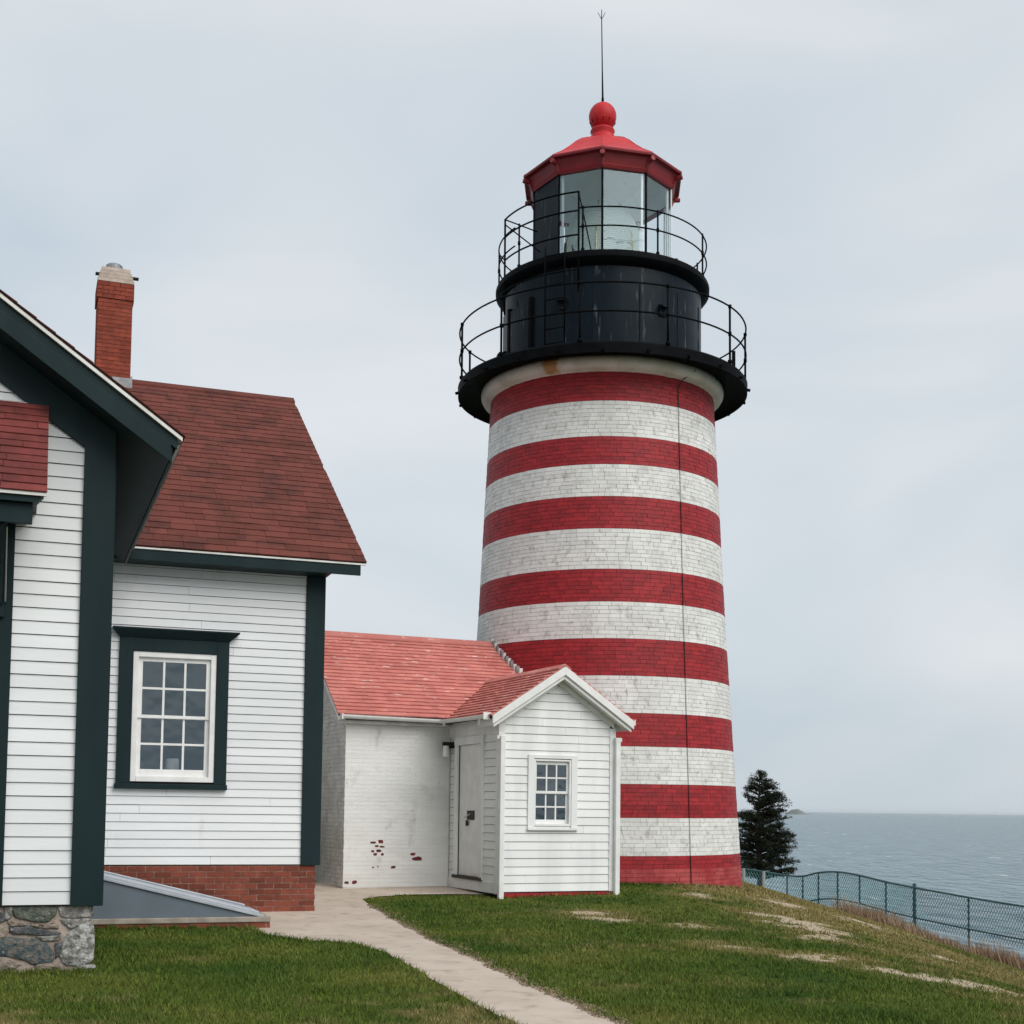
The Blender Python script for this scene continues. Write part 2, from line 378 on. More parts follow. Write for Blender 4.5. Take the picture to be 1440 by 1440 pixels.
def sea_mat():
    m = bpy.data.materials.new('grey_blue_sea_water'); m.use_nodes = True
    N, L = m.node_tree.nodes, m.node_tree.links
    b = N['Principled BSDF']
    b.inputs['Roughness'].default_value = 0.2
    b.inputs['IOR'].default_value = 1.33
    geo = N.new('ShaderNodeNewGeometry')
    def noise(sc, st, det=4):
        mp = N.new('ShaderNodeMapping'); mp.inputs['Scale'].default_value = st; mp.inputs['Rotation'].default_value = (0, 0, R(12))
        n = N.new('ShaderNodeTexNoise'); n.inputs['Scale'].default_value = sc; n.inputs['Detail'].default_value = det
        L.new(geo.outputs['Position'], mp.inputs['Vector']); L.new(mp.outputs['Vector'], n.inputs['Vector']); return n.outputs['Fac']
    a = noise(1.0, (0.16, 0.05, 1), 6); big = noise(1.0, (0.07, 0.02, 1), 5)
    cr = N.new('ShaderNodeValToRGB')
    cr.color_ramp.elements[0].position = 0.35; cr.color_ramp.elements[0].color = (0.022, 0.086, 0.118, 1)
    cr.color_ramp.elements[1].position = 0.65; cr.color_ramp.elements[1].color = (0.085, 0.170, 0.205, 1)
    L.new(big, cr.inputs['Fac'])
    foam = N.new('ShaderNodeMapRange'); foam.inputs['From Min'].default_value = 0.66; foam.inputs['From Max'].default_value = 0.72
    L.new(noise(1.0, (0.09, 0.02, 1), 8), foam.inputs['Value'])
    mx = N.new('ShaderNodeMixRGB'); L.new(foam.outputs['Result'], mx.inputs['Fac']); L.new(cr.outputs['Color'], mx.inputs['Color1']); mx.inputs['Color2'].default_value = (0.6, 0.65, 0.66, 1)
    L.new(mx.outputs['Color'], b.inputs['Base Color'])
    bp = N.new('ShaderNodeBump'); bp.inputs['Strength'].default_value = 1.0; bp.inputs['Distance'].default_value = 10.0
    L.new(a, bp.inputs['Height']); L.new(bp.outputs['Normal'], b.inputs['Normal'])
    return m
W['sea'] = sea_mat()

# ------------------------------------------------------------------ terrain
H_O, H_A = (-3.84, 12.8), 20.0          # keeper's house frame (front right corner of its gable wall)
S_O, S_A = (-0.21, 22.537), 24.0        # annex frame (front left corner of its entry porch)
T_X, T_Y = 1.883, 28.4                  # tower axis
T_K = 28.4 / 26.6; T_Z = 1.6 * (1 - T_K)   # the tower's measures below are taken at this scale and foot height
def to_local(x, y, o, deg):
    a = R(deg); dx, dy = x - o[0], y - o[1]
    return dx * math.cos(a) + dy * math.sin(a), -dx * math.sin(a) + dy * math.cos(a)
def to_world(u, v, o, deg):
    a = R(deg)
    return o[0] + u * math.cos(a) - v * math.sin(a), o[1] + u * math.sin(a) + v * math.cos(a)
def sstep(t):
    t = np.clip(t, 0, 1); return t * t * (3 - 2 * t)
def gz(x, y):
    x = np.asarray(x, float); y = np.asarray(y, float)
    z = 0.02 + 0.14 * sstep((y - 18.0) / 8.0) + 0.07 * sstep((y - 23.5) / 3.0) * sstep((x + 0.5) / 2.5)
    z = z - 0.305 * 0.9 * np.logaddexp(0, (x - 4.5) / 0.9)
    z = z + 0.02 * np.sin(x * 0.9 + 0.4 * y) * np.cos(0.7 * y - 0.3 * x)
    z = z + 0.035 * np.sin(0.37 * x + 1.3) * np.sin(0.31 * y) * sstep((x - 2) / 3)
    d = (x - 11.9) * 0.922 + (y - 40) * 0.387           # metres beyond the fence line
    z = z - 1.1 * np.clip(d - 1.0, 0, None) ** 1.15
    z = z - 1.2 * np.clip(y - 60, 0, None) - 0.6 * np.clip(-x - 25, 0, None) ** 1.05
    return np.maximum(z, -30.0)
GZ = lambda x, y: float(gz(x, y))

# bare sandy streaks: (x, y, half length, half width, direction in degrees)
BARE = []
def pix(x, y, z):      # ground point under a photo pixel at height z
    X = (x - 720.0) / F_PX; Yd = (y - (HOR - F_PX * math.tan(PITCH))) / F_PX
    cp, sp, cr, sr = math.cos(PITCH), math.sin(PITCH), math.cos(ROLL), math.sin(ROLL)
    f = Vector((0, cp, sp)); u0 = Vector((0, -sp, cp)); r0 = Vector((1, 0, 0))
    d = f + (r0 * cr + u0 * sr) * X - (u0 * cr - r0 * sr) * Yd
    t = (z - EYE) / d.z
    return d.x * t, d.y * t
def ground_pix(x, y):
    z = 0.0
    for _ in range(40):
        px, py = pix(x, y, z); z = 0.5 * z + 0.5 * GZ(px, py)
    return px, py
for (ax_, ay_, bx_, by_, hw) in [(1088, 1288, 1150, 1306, .55), (1120, 1298, 1180, 1320, .75), (1150, 1316, 1205, 1331, .5), (1196, 1294, 1246, 1304, .6), (1270, 1314, 1310, 1322, .4), (1262, 1338, 1305, 1350, .28),
                                 (1290, 1343, 1350, 1353, .26), (958, 1302, 985, 1304, .4), (838, 1288, 878, 1298, .28), (815, 1283, 850, 1287, .25), (1005, 1330, 1060, 1334, .22), (1110, 1342, 1165, 1352, .3), (1215, 1358, 1290, 1374, .42), (1260, 1366, 1340, 1384, .5),
                                 (1320, 1374, 1420, 1398, .45), (1168, 1346, 1200, 1350, .25), (1385, 1352, 1435, 1366, .45), (1335, 1324, 1380, 1338, .4), (955, 1258, 1010, 1263, .35), (1080, 1268, 1130, 1276, .5), (1040, 1282, 1080, 1288, .4), (1380, 1384, 1440, 1402, .35), (1225, 1326, 1262, 1334, .3)]:
    p_, q_ = ground_pix(ax_, ay_), ground_pix(bx_, by_)
    BARE.append(((p_[0] + q_[0]) / 2, (p_[1] + q_[1]) / 2, max(0.25, math.hypot(q_[0] - p_[0], q_[1] - p_[1]) / 2), hw, math.degrees(math.atan2(q_[1] - p_[1], q_[0] - p_[0]))))
def vnoise(x, y, s, seed=0):
    """cheap value noise"""
    xs, ys = np.asarray(x) * s, np.asarray(y) * s
    xi, yi = np.floor(xs).astype(np.int64), np.floor(ys).astype(np.int64)
    fx, fy = xs - xi, ys - yi
    fx, fy = fx * fx * (3 - 2 * fx), fy * fy * (3 - 2 * fy)
    def h(a, b):
        n = (a * 374761393 + b * 668265263 + seed * 1442695) & 0x7fffffff
        n = ((n ^ (n >> 13)) * 1274126177) & 0x7fffffff
        return (n % 10007) / 10007.0
    return (h(xi, yi) * (1 - fx) + h(xi + 1, yi) * fx) * (1 - fy) + (h(xi, yi + 1) * (1 - fx) + h(xi + 1, yi + 1) * fx) * fy
def bare_mask(x, y):
    x = np.asarray(x, float); y = np.asarray(y, float)
    wob = (vnoise(x, y, 1.8, 3) - .5) * 1.0 + (vnoise(x, y, 5.0, 5) - .5) * 1.3
    m = np.zeros_like(x)
    for (cx, cy, hl, hw, ang) in BARE:
        a = R(ang); dx, dy = x - cx, y - cy
        p, q = dx * math.cos(a) + dy * math.sin(a), -dx * math.sin(a) + dy * math.cos(a)
        r = np.sqrt((p / hl) ** 2 + (q / hw) ** 2) + wob
        m = np.maximum(m, sstep((1.1 - r) / 0.5))
    return m
def dry_mask(x, y):
    n = .42 * vnoise(x, y, 0.5, 11) + .30 * vnoise(x, y, 1.9, 12) + .28 * vnoise(x, y, 5.5, 13)
    base = 0.33 * sstep((x - 2.0) / 3.5) + 0.1 * sstep((y - 20) / 8) + 0.22 * sstep((11.8 - y) / 1.5) * sstep((1.5 - x) / 2)
    m = sstep((n + base - 0.58) / 0.35)
    for (cx, cy, hl, hw, ang) in BARE:
        m = np.maximum(m, 0.9 * sstep((1.9 - np.hypot(x - cx, y - cy) / max(hl, .5)) / 1.2) * sstep((n - .25) / .3))
    return np.clip(m, 0, 1)

# path: concrete walk, left and right edges as pairs of ground points
PATH = [((0.75, 6.8), (1.95, 6.5)), ((0.42, 8.5), (1.3, 8.4)), ((0.13, 9.82), (0.90, 9.88)), ((-0.32, 11.05), (0.44, 11.24)), ((-0.75, 12.53), (0.03, 12.45)), ((-1.28, 14.41), (-0.50, 14.51)),
        ((-1.77, 15.6), (-0.95, 16.2)), ((-2.4, 15.98), (-1.11, 16.9)), ((-2.98, 16.6), (-1.5, 18.4)), ((-3.35, 17.6), (-1.81, 19.6)), ((-3.9, 18.9), (-2.15, 20.9)), ((-3.9, 20.5), (-2.40, 21.9)), ((-3.9, 22.5), (-2.2, 22.45)),
        ((-3.6, 24.5), (-1.75, 22.95)), ((-3.6, 26.3), (-0.97, 23.15)), ((-2.0, 26.3), (-0.35, 23.1)), ((-1.0, 26.3), (-0.05, 22.9))]
def path_poly():
    return [p[0] for p in PATH] + [p[1] for p in reversed(PATH)]
def in_poly(x, y, poly):
    x = np.asarray(x); y = np.asarray(y); c = np.zeros(x.shape, bool)
    n = len(poly)
    for i in range(n):
        x0, y0 = poly[i]; x1, y1 = poly[(i + 1) % n]
        cond = ((y0 > y) != (y1 > y)) & (x < (x1 - x0) * (y - y0) / (y1 - y0 + 1e-12) + x0)
        c ^= cond
    return c
# ground sheet
def coords(fine0, fine1, step, lo, hi):
    c = list(np.arange(fine0, fine1 + 1e-6, step))
    s, p = step, fine0
    left = []
    while p > lo:
        s *= 1.25; p -= s; left.append(p)
    s, p = step, fine1
    right = []
    while p < hi:
        s *= 1.25; p += s; right.append(p)
    return np.array(left[::-1] + c + right)
gx_, gy_ = coords(-5.5, 16, 0.12, -60, 60), coords(7, 47, 0.15, -40, 90)
GX, GY = np.meshgrid(gx_, gy_)
GZv = gz(GX, GY)
nx_, ny_ = len(gx_), len(gy_)
def fast_mesh(name, co, faces, mat, k):
    me = bpy.data.meshes.new(name)
    me.vertices.add(len(co)); me.vertices.foreach_set('co', np.ascontiguousarray(co, dtype=np.float32).ravel())
    nf = len(faces)
    me.loops.add(nf * k); me.loops.foreach_set('vertex_index', np.ascontiguousarray(faces, dtype=np.int32).ravel())
    me.polygons.add(nf); me.polygons.foreach_set('loop_start', np.arange(0, nf * k, k, dtype=np.int32))
    me.update(calc_edges=True)
    me.materials.append(mat)
    return me
def attr(me, name, arr):
    a = me.attributes.new(name, 'FLOAT', 'POINT'); a.data.foreach_set('value', np.ascontiguousarray(arr, dtype=np.float32))
idx = np.arange(nx_ * ny_).reshape(ny_, nx_)
fc = np.stack([idx[:-1, :-1], idx[:-1, 1:], idx[1:, 1:], idx[1:, :-1]], -1).reshape(-1, 4)
me = fast_mesh('ground', np.stack([GX, GY, GZv], -1).reshape(-1, 3), fc, W['lawn'], 4)
attr(me, 'bare', bare_mask(GX, GY).ravel()); attr(me, 'dry', dry_mask(GX, GY).ravel())
me.polygons.foreach_set('use_smooth', np.ones(len(fc), bool))
ground = kind(link('ground', me), 'structure', 'green headland lawn sloping down to the right with sandy bare streaks')
# sea to the horizon
m = MB(); SEA_Z = -25.0
m.add([(-60000, -300, SEA_Z), (60000, -300, SEA_Z), (60000, 70000, SEA_Z), (-60000, 70000, SEA_Z)], [(0, 1, 2, 3)])
kind(m.build('sea', W['sea']), 'structure', 'grey blue open sea reaching to the hazy horizon')
# island near the horizon
m = MB()
prof = [(-95, 0), (-80, 20), (-50, 42), (-18, 54), (18, 50), (42, 34), (62, 18), (80, 8), (115, 6), (150, 0)]
ix, iy = (1121 - 720) / F_PX * 12000, 12000
rows = []
for j in range(7):
    w = math.sin(PI * j / 6)
    rows.append([(ix + u + 8 * math.sin(j * 2.1 + u), iy - 90 + 30 * j, SEA_Z - 2 + (h * w * (0.9 + 0.1 * math.sin(u * .3 + j))) + 2 * w) for u, h in prof])
m.add([p for r in rows for p in r], [(j * 10 + i, j * 10 + i + 1, j * 10 + i + 11, j * 10 + i + 10) for j in range(6) for i in range(9)])
kind(m.build('island', W['island'], smooth=True), 'structure', 'small low rocky island far out near the horizon')
# path sheet with wavering edges
def resample(pts, step=0.15):
    pts = [Vector((*p, 0)) for p in pts]; out = []
    for a, b in zip(pts[:-1], pts[1:]):
        n = max(1, int((b - a).length / step))
        out += [(a.lerp(b, i / n).x, a.lerp(b, i / n).y) for i in range(n)]
    return out + [(pts[-1].x, pts[-1].y)]
LE, RE = [], []
for (a0, b0), (a1, b1) in zip(PATH[:-1], PATH[1:]):
    n = 12
    for i in range(n):
        t = i / n
        LE.append((a0[0] * (1 - t) + a1[0] * t, a0[1] * (1 - t) + a1[1] * t)); RE.append((b0[0] * (1 - t) + b1[0] * t, b0[1] * (1 - t) + b1[1] * t))
LE.append(PATH[-1][0]); RE.append(PATH[-1][1])
def smooth_line(l, k=4):
    l = np.array(l)
    for _ in range(k):
        l[1:-1] = (l[:-2] + 2 * l[1:-1] + l[2:]) / 4
    return l
LE, RE = smooth_line(LE, 6), smooth_line(RE, 6)
LE[:, 0] += (vnoise(LE[:, 0], LE[:, 1], 5, 21) - .5) * 0.05; RE[:, 0] += (vnoise(RE[:, 0], RE[:, 1], 6, 22) - .5) * 0.09
K = 10
P = np.array([[LE[i] * (1 - k / K) + RE[i] * k / K for k in range(K + 1)] for i in range(len(LE))])
pz = gz(P[..., 0], P[..., 1]) + 0.014
co = np.concatenate([P, pz[..., None]], -1).reshape(-1, 3)
ii = np.arange(len(LE) * (K + 1)).reshape(len(LE), K + 1)
fc = np.stack([ii[:-1, :-1], ii[:-1, 1:], ii[1:, 1:], ii[1:, :-1]], -1).reshape(-1, 4)
me = fast_mesh('path', co, fc, W['concrete'], 4)
import bmesh
bm = bmesh.new(); bm.from_mesh(me); bmesh.ops.recalc_face_normals(bm, faces=bm.faces)
if sum(f.normal.z for f in bm.faces) < 0: bmesh.ops.reverse_faces(bm, faces=bm.faces)
bm.to_mesh(me); bm.free()
kind(link('path', me), 'structure', 'pale concrete walk running to the white annex door')
PPOLY = [tuple(p) for p in LE] + [tuple(p) for p in RE[::-1]]

# ------------------------------------------------------------------ keeper's house
house = empty('keepers_house', (*H_O, 0), H_A, 'white clapboard house with dark green trim and brown red roof at the left edge', 'house')
WV, WU = 6.245, 3.383                    # wing facade plane and its right end
EXPO_G, EXPO_W = 0.126, 0.120
WE_V_ = 5.795

# --- clapboards: one wedge mesh, shared and stretched
def clap_mesh(name, mat, expo, butt=0.017):
    m = MB()
    h = expo * 1.0
    # x 0..1, outward is -y; lower edge thick
    m.hexa([(0, -butt, 0), (1, -butt, 0), (1, 0, 0.0), (0, 0, 0.0), (0, -0.004, h - 0.007), (1, -0.004, h - 0.007), (1, 0, h - 0.007), (0, 0, h - 0.007)])
    me = m.mesh(name, mat)
    bm = bmesh.new(); bm.from_mesh(me); bmesh.ops.recalc_face_normals(bm, faces=bm.faces); bm.to_mesh(me); bm.free()
    return me
ME_G = clap_mesh('clapboard', W['clap'], EXPO_G)
ME_W = clap_mesh('clapboard', W['clap'], EXPO_W)
def clap(me, parent, u0, u1, v, z, rotz=0.0):
    cuts = [u0, u1]
    if u1 - u0 > 1.5 and random.random() < .75:
        cuts = [u0, random.uniform(u0 + .35, u1 - .35), u1]
    for i, (a, b) in enumerate(zip(cuts[:-1], cuts[1:])):
        o = link('clapboard', me, parent)
        o.location = (a, v + random.uniform(-.0008, .0008), z + random.uniform(-.0012, .0012)); o.scale = (b - a - (.003 if i + 2 < len(cuts) else 0), 1, 1); o.rotation_euler = (random.uniform(-.006, .006), random.uniform(-.0006, .0006), rotz)

# gable wall (core) and side wall
SL = 0.70
def roof_z(u): return 5.065 + SL * (0.582 - u)      # top of the gable roof
m = MB()
m.prism_v([(-11.0, 0.632), (-0.02, 0.632), (-0.02, roof_z(-0.02) - 0.40), (-5.5, roof_z(-5.5) - 0.40), (-11.0, roof_z(-0.02) - 0.40)], 0.02, 12.2)
m.build('gable_wall', W['lapshade'], house)
z = 0.645; k = 0
while z < 8.9:
    top = z + EXPO_G
    ur = -5.5 + (roof_z(-5.5) - 0.55 - top) / SL        # right end under the rake frieze
    ur = min(-0.284, ur)
    if z < 5.22:
        clap(ME_G, house, -0.878, ur if ur > -0.878 else -0.87, 0.018, z)
        clap(ME_G, house, -10.9, -2.42, 0.018, z)
    else:
        clap(ME_G, house, max(-11 - ur, -10.9), ur, 0.018, z)
    z += EXPO_G
# side wall boards (only seen from further right)
z = 0.645
while z < 5.0:
    o = link('clapboard', ME_G, house); o.location = (-0.018, 0.03, z); o.rotation_euler = (0, 0, PI / 2); o.scale = (6.1, 1, 1)
    z += EXPO_G
# corner boards
m = MB(); m.box(-0.284, 0.0, -0.032, 0.018, 0.63, 5.16); m.box(-0.03, 0.012, 0.0, 0.20, 0.631, 5.159)
m.build('corner_board', W['green'], house, bevel=0.004)
# rake frieze below the soffit
def par(u0, u1, off_t, off_b):      # strip following the roof slope between vertical offsets below the top
    return [(u0, roof_z(u0) - off_b), (u1, roof_z(u1) - off_b), (u1, roof_z(u1) - off_t), (u0, roof_z(u0) - off_t)]
m = MB(); m.prism_v(par(-5.5, -0.002, 0.33, 0.70), -0.028, 0.015)
m.build('frieze_board', W['green'], house, bevel=0.003)
# soffit slab, rake fascia, crown, drip edge, roofing
m = MB(); m.prism_v(par(-5.5, -0.03, 0.06, 0.325), -0.40, 12.3); m.prism_v(par(-0.03, 0.455, 0.06, 0.325), -0.40, 5.35); m.prism_v([(-11.455, roof_z(.455) - .325), (-5.5, roof_z(-5.5) - .325), (-5.5, roof_z(-5.5) - .06), (-11.455, roof_z(.455) - .06)], -0.40, 12.3)
m.build('soffit', W['green'], house)
m = MB(); m.prism_v(par(-5.5, 0.470, 0.165, 0.335), -0.442, -0.402); m.box(0.457, 0.49, -0.400, 5.35, roof_z(0.47) - 0.345, roof_z(0.47) - 0.10)
m.build('fascia', W['green'], house, bevel=0.004)
m = MB(); m.prism_v(par(-5.5, 0.53, 0.062, 0.163), -0.425, -0.402)
m.build('rake_crown', W['green'], house)
m = MB(); m.prism_v(par(-5.5, 0.575, 0.022, 0.060), -0.458, -0.30); m.box(0.548, 0.578, -0.30, 5.42, roof_z(0.57) - 0.060, roof_z(0.57) - 0.024)
m.build('drip_edge', W['drip'], house)
gr = MB(); gr.prism_v(par(-5.5, 0.582, 0.0, 0.02), -0.462, 12.3); gr.prism_v([(-11.582, roof_z(.582) - .02), (-5.5, roof_z(-5.5) - .02), (-5.5, roof_z(-5.5)), (-11.582, roof_z(.582))], -0.462, 12.3)
groof = gr.build('gable_roof', W['shingle_under'], house)
m = MB()
n = 36
for i in range(n):
    u1 = 0.60 - i * 6.1 / n; u0 = u1 - 6.1 / n * 1.25
    m.hexa([(u1, -0.468, roof_z(u1) + 0.003), (u1, 12.3, roof_z(u1) + 0.003), (u0, 12.3, roof_z(u0) + 0.001), (u0, -0.468, roof_z(u0) + 0.001),
            (u1, -0.468, roof_z(u1) + 0.017), (u1, 12.3, roof_z(u1) + 0.017), (u0, 12.3, roof_z(u0) + 0.004), (u0, -0.468, roof_z(u0) + 0.004)])
kind(m.build('shingle_course', W['shingle'], groof), 'stuff')

# --- stone foundation of the gable wall
found = MB(); found.box(-10.9, -0.085, 0.06, 0.5, -0.4, 0.63)
found = found.build('stone_foundation', W['pale_mortar'], house)
stone_cols = {'green': ((0.075, 0.095, 0.075), (0.17, 0.17, 0.14)), 'grey': ((0.17, 0.16, 0.145), (0.40, 0.39, 0.37)), 'dark': ((0.06, 0.07, 0.075), (0.14, 0.14, 0.14)),
              'teal': ((0.045, 0.075, 0.082), (0.17, 0.15, 0.13)), 'round': ((0.15, 0.15, 0.135), (0.52, 0.52, 0.50)), 'tan': ((0.33, 0.265, 0.215), (0.22, 0.18, 0.15))}
SM = {k: pmat('foundation_stone_' + k, a, b, scale=16, lo=0.40, hi=0.64, rough=0.85, bump=1.0, bscale=26, bdist=0.035, dirt=(0.42, 0.37, 0.32), dirt_scale=30, dirt_lo=0.60, dirt_hi=0.72) for k, (a, b) in stone_cols.items()}
def spx(x, y):   # photo pixel on the gable wall -> local (u, z)
    return (x - 131) / 147.0 - 0.062, (1358 - y) / 147.0 + 0.07
stones = [('green', [(26, 1277), (78, 1276), (80, 1288), (70, 1297), (48, 1296), (28, 1290)]), ('grey', [(85, 1277), (127, 1275), (128, 1291), (105, 1293), (88, 1290)]),
          ('dark', [(-12, 1286), (13, 1284), (15, 1296), (-8, 1298)]), ('dark', [(23, 1303), (48, 1303), (63, 1308), (86, 1312), (84, 1317), (58, 1315), (24, 1312)]),
          ('grey', [(56, 1317), (87, 1315), (87, 1322), (66, 1323)]), ('teal', [(4, 1320), (22, 1318), (52, 1321), (68, 1327), (78, 1340), (76, 1352), (52, 1354), (36, 1346), (8, 1341)]),
          ('tan', [(-14, 1301), (12, 1302), (19, 1309), (14, 1318), (-10, 1322)]), ('round', [(96, 1318), (108, 1306), (120, 1299), (129, 1303), (131, 1330), (131, 1350), (118, 1357), (95, 1354), (89, 1342)]),
          ('grey', [(88, 1294), (127, 1294), (118, 1299), (100, 1308), (92, 1300)]), ('tan', [(-10, 1346), (18, 1344), (36, 1353), (30, 1360), (-10, 1362)]), ('tan', [(56, 1356), (86, 1352), (88, 1360), (60, 1363)]),
          ('grey', [(-60, 1278), (-16, 1279), (-18, 1300), (-58, 1302)]), ('teal', [(-70, 1306), (-18, 1305), (-16, 1345), (-68, 1350)]), ('round', [(112, 1358), (133, 1357), (134, 1362), (114, 1363)]),
          ('tan', [(50, 1299), (70, 1301), (82, 1298), (84, 1307), (66, 1306), (50, 1302)]), ('grey', [(14, 1276), (24, 1277), (24, 1290), (16, 1294)]), ('tan', [(20, 1294), (44, 1298), (44, 1302), (22, 1302)]), ('dark', [(80, 1328), (90, 1325), (88, 1342), (82, 1348)]), ('grey', [(0, 1322), (4, 1324), (5, 1340), (-4, 1343)])]
for cname, poly in stones:
    pts = [spx(*p) for p in poly]
    cx = sum(p[0] for p in pts) / len(pts); cz = sum(p[1] for p in pts) / len(pts)
    ring = []
    for i, p in enumerate(pts):       # round the outline
        q = pts[(i + 1) % len(pts)]
        ring += [(p[0] * .88 + q[0] * .12, p[1] * .88 + q[1] * .12), (p[0] * .5 + q[0] * .5 + random.uniform(-.006, .006), p[1] * .5 + q[1] * .5 + random.uniform(-.006, .006)), (p[0] * .12 + q[0] * .88, p[1] * .12 + q[1] * .88)]
    m = MB(); n = len(ring)
    lay = []
    for sc, y in ((1.10, 0.075), (1.09, 0.048), (1.03, 0.038), (0.80, 0.034), (0.4, 0.032)):
        lay.append([(cx + (a - cx) * sc + random.uniform(-.004, .004), y + random.uniform(-.006, .006), cz + (b - cz) * sc + random.uniform(-.004, .004)) for a, b in ring])
    vs = [p for l in lay for p in l] + [(cx, 0.032, cz)]
    fs = [(j * n + i, j * n + (i + 1) % n, (j + 1) * n + (i + 1) % n, (j + 1) * n + i) for j in range(4) for i in range(n)]
    fs += [(4 * n + i, 4 * n + (i + 1) % n, 5 * n) for i in range(n)]
    m.add(vs, fs)
    m.build('stone', SM[cname], found, smooth=True)

# --- hood over the side entry at the very left, its casing and bracket
m = MB(); m.box(-2.42, -1.72, -0.030, 0.017, 0.64, 4.2); m.box(-1.10, -0.879, -0.030, 0.017, 0.64, 4.24); m.box(-2.42, -0.88, -0.034, 0.012, 4.06, 4.30)
m.build('entry_casing', W['green'], house, bevel=0.004)
m = MB(); m.box(-1.719, -1.101, -0.012, 0.017, 0.64, 4.06); 
dr = m.build('entry_door', W['green'], house)
m = MB()
for (a, b, c, d) in ((-1.64, -1.45, 0.9, 1.9), (-1.37, -1.18, 0.9, 1.9), (-1.64, -1.45, 2.05, 3.5), (-1.37, -1.18, 2.05, 3.5)): m.box(a, b, -0.022, -0.011, c, d)
m.build('door_panel', W['green'], dr, bevel=0.004)
HD = 0.80
m = MB(); m.prism_u([(0.016, 4.30), (-HD + .06, 4.24), (-HD + .06, 4.30), (0.016, 5.27)], -2.5, -0.70)
m.build('hood_gable', W['green'], house)
m = MB(); m.box(-2.55, -0.735, -HD - 0.0, -HD + 0.05, 4.045, 4.225); m.box(-2.5, -0.78, -HD + 0.05, 0.012, 4.19, 4.235)
m.build('hood_beam', W['green'], house, bevel=0.004)
m = MB(); m.prism_v([(-2.6, 4.228), (-0.70, 4.228), (-0.645, 4.29), (-2.6, 4.29)], -HD - 0.06, -HD + 0.06)
m.build('hood_crown', W['green'], house)
m = MB(); m.box(-2.62, -0.628, -HD - 0.085, -HD - 0.05, 4.285, 4.318); m.box(-2.62, -0.72, -0.02, 0.014, 5.315, 5.345)
m.build('hood_drip_edge', W['drip'], house)
def slope_shingles(parent, name, mat, u0, u1, v0, z0, v1, z1, rows, tab, maxparts, thick=0.012, jag=0.0, order_top=False, min_w=0.5):
    """individual shingles on a slope running from the eave (v0,z0) to the ridge (v1,z1); the first maxparts are objects, the rest one joined part"""
    Ls = math.hypot(v1 - v0, z1 - z0); ang = math.atan2(z1 - z0, v1 - v0); ex = Ls / rows
    um = MB(); um.hexa([(-.5, 0, 0), (.5, 0, 0), (.5, 1, 0), (-.5, 1, 0), (-.5, 0, 1), (.5, 0, 1), (.5, 1, 0.25), (-.5, 1, 0.25)])
    ume = um.mesh(name, mat)
    rest = MB(); cnt = 0
    for r in range(rows):
        s = r * ex
        off = random.uniform(0, tab)
        u = u0 - off
        while u < u1:
            w = tab * random.uniform(0.75, 1.3)
            a, b = max(u, u0), min(u + w, u1)
            u += w
            if b - a < 0.03: continue
            ds = random.uniform(-jag, jag)
            s0, ln, th = s + ds, min(ex * 1.12, Ls - s), thick * random.uniform(0.8, 1.15)
            v = v0 + math.cos(ang) * s0; zz = z0 + math.sin(ang) * s0
            if cnt < maxparts:
                o = link(name, ume, parent); o.location = ((a + b) / 2, v - math.sin(ang) * 0.002, zz + math.cos(ang) * 0.002)
                o.rotation_euler = (ang + random.uniform(-.004, .004), 0, 0); o.scale = (b - a - 0.004, ln, th); cnt += 1
            else:
                def pt(x, t, hgt): return (x, v0 + math.cos(ang) * (s0 + t) - math.sin(ang) * (hgt + .002), z0 + math.sin(ang) * (s0 + t) + math.cos(ang) * (hgt + .002))
                rest.hexa([pt(a + .002, 0, 0), pt(b - .002, 0, 0), pt(b - .002, ln, 0), pt(a + .002, ln, 0), pt(a + .002, 0, th), pt(b - .002, 0, th), pt(b - .002, ln, th * .25), pt(a + .002, ln, th * .25)])
    if rest.v:
        kind(rest.build(name, mat, parent), 'stuff')
hr = MB(); hr.prism_u([(-HD - 0.06, 4.295), (-HD - 0.06, 4.315), (0.0, 5.335), (0.0, 5.27)], -2.60, -0.632)
hr = hr.build('hood_roof', W['shingle_under'], house)
slope_shingles(hr, 'shingle', W['hood_shingle'], -2.62, -0.618, -HD - 0.09, 4.315, -0.005, 5.345, 13, 0.62, 60, thick=0.016, jag=0.006)
m = MB(); m.tube([(-0.99, -0.04, 3.42), (-0.99, -HD + 0.06, 4.06)], 0.05, 4); m.box(-1.03, -0.95, -0.075, -0.03, 3.3, 4.05)
m.build('hood_bracket', W['green'], house)
m = MB(); m.tube([(-0.945, -0.10, 3.44), (-0.945, -HD + 0.10, 4.02)], 0.008, 6); m.build('stay_rod', W['fencegrey'], house)

# --- the wing
WIN = dict(u0=0.684, u1=1.835, z0=1.90, z1=3.73)
m = MB()
y0, y1 = WV + 0.02, WV + 0.2
m.box(-0.5, WIN['u0'], y0, y1, 0.735, 5.0); m.box(WIN['u1'], WU - 0.03, y0, y1, 0.735, 5.0)
m.box(WIN['u0'], WIN['u1'], y0, y1, 0.735, WIN['z0']); m.box(WIN['u0'], WIN['u1'], y0, y1, WIN['z1'], 5.0)
m.prism_u([(y1, 0.735), (18.0, 0.735), (18.0, 5.0), (11.909, 9.0), (y1, 5.0)], WU - 0.2, WU - 0.03)
m.build('wing_wall', W['lapshade'], house)
z = 0.738
while z < 4.94:
    top = z + EXPO_W
    if top > 1.90 and z < 3.73:
        clap(ME_W, house, 0.0, 0.49, WV + 0.018, z); clap(ME_W, house, 2.012, 3.115, WV + 0.018, z)
    else:
        clap(ME_W, house, 0.0, 3.115, WV + 0.018, z)
    z += EXPO_W
z = 0.738
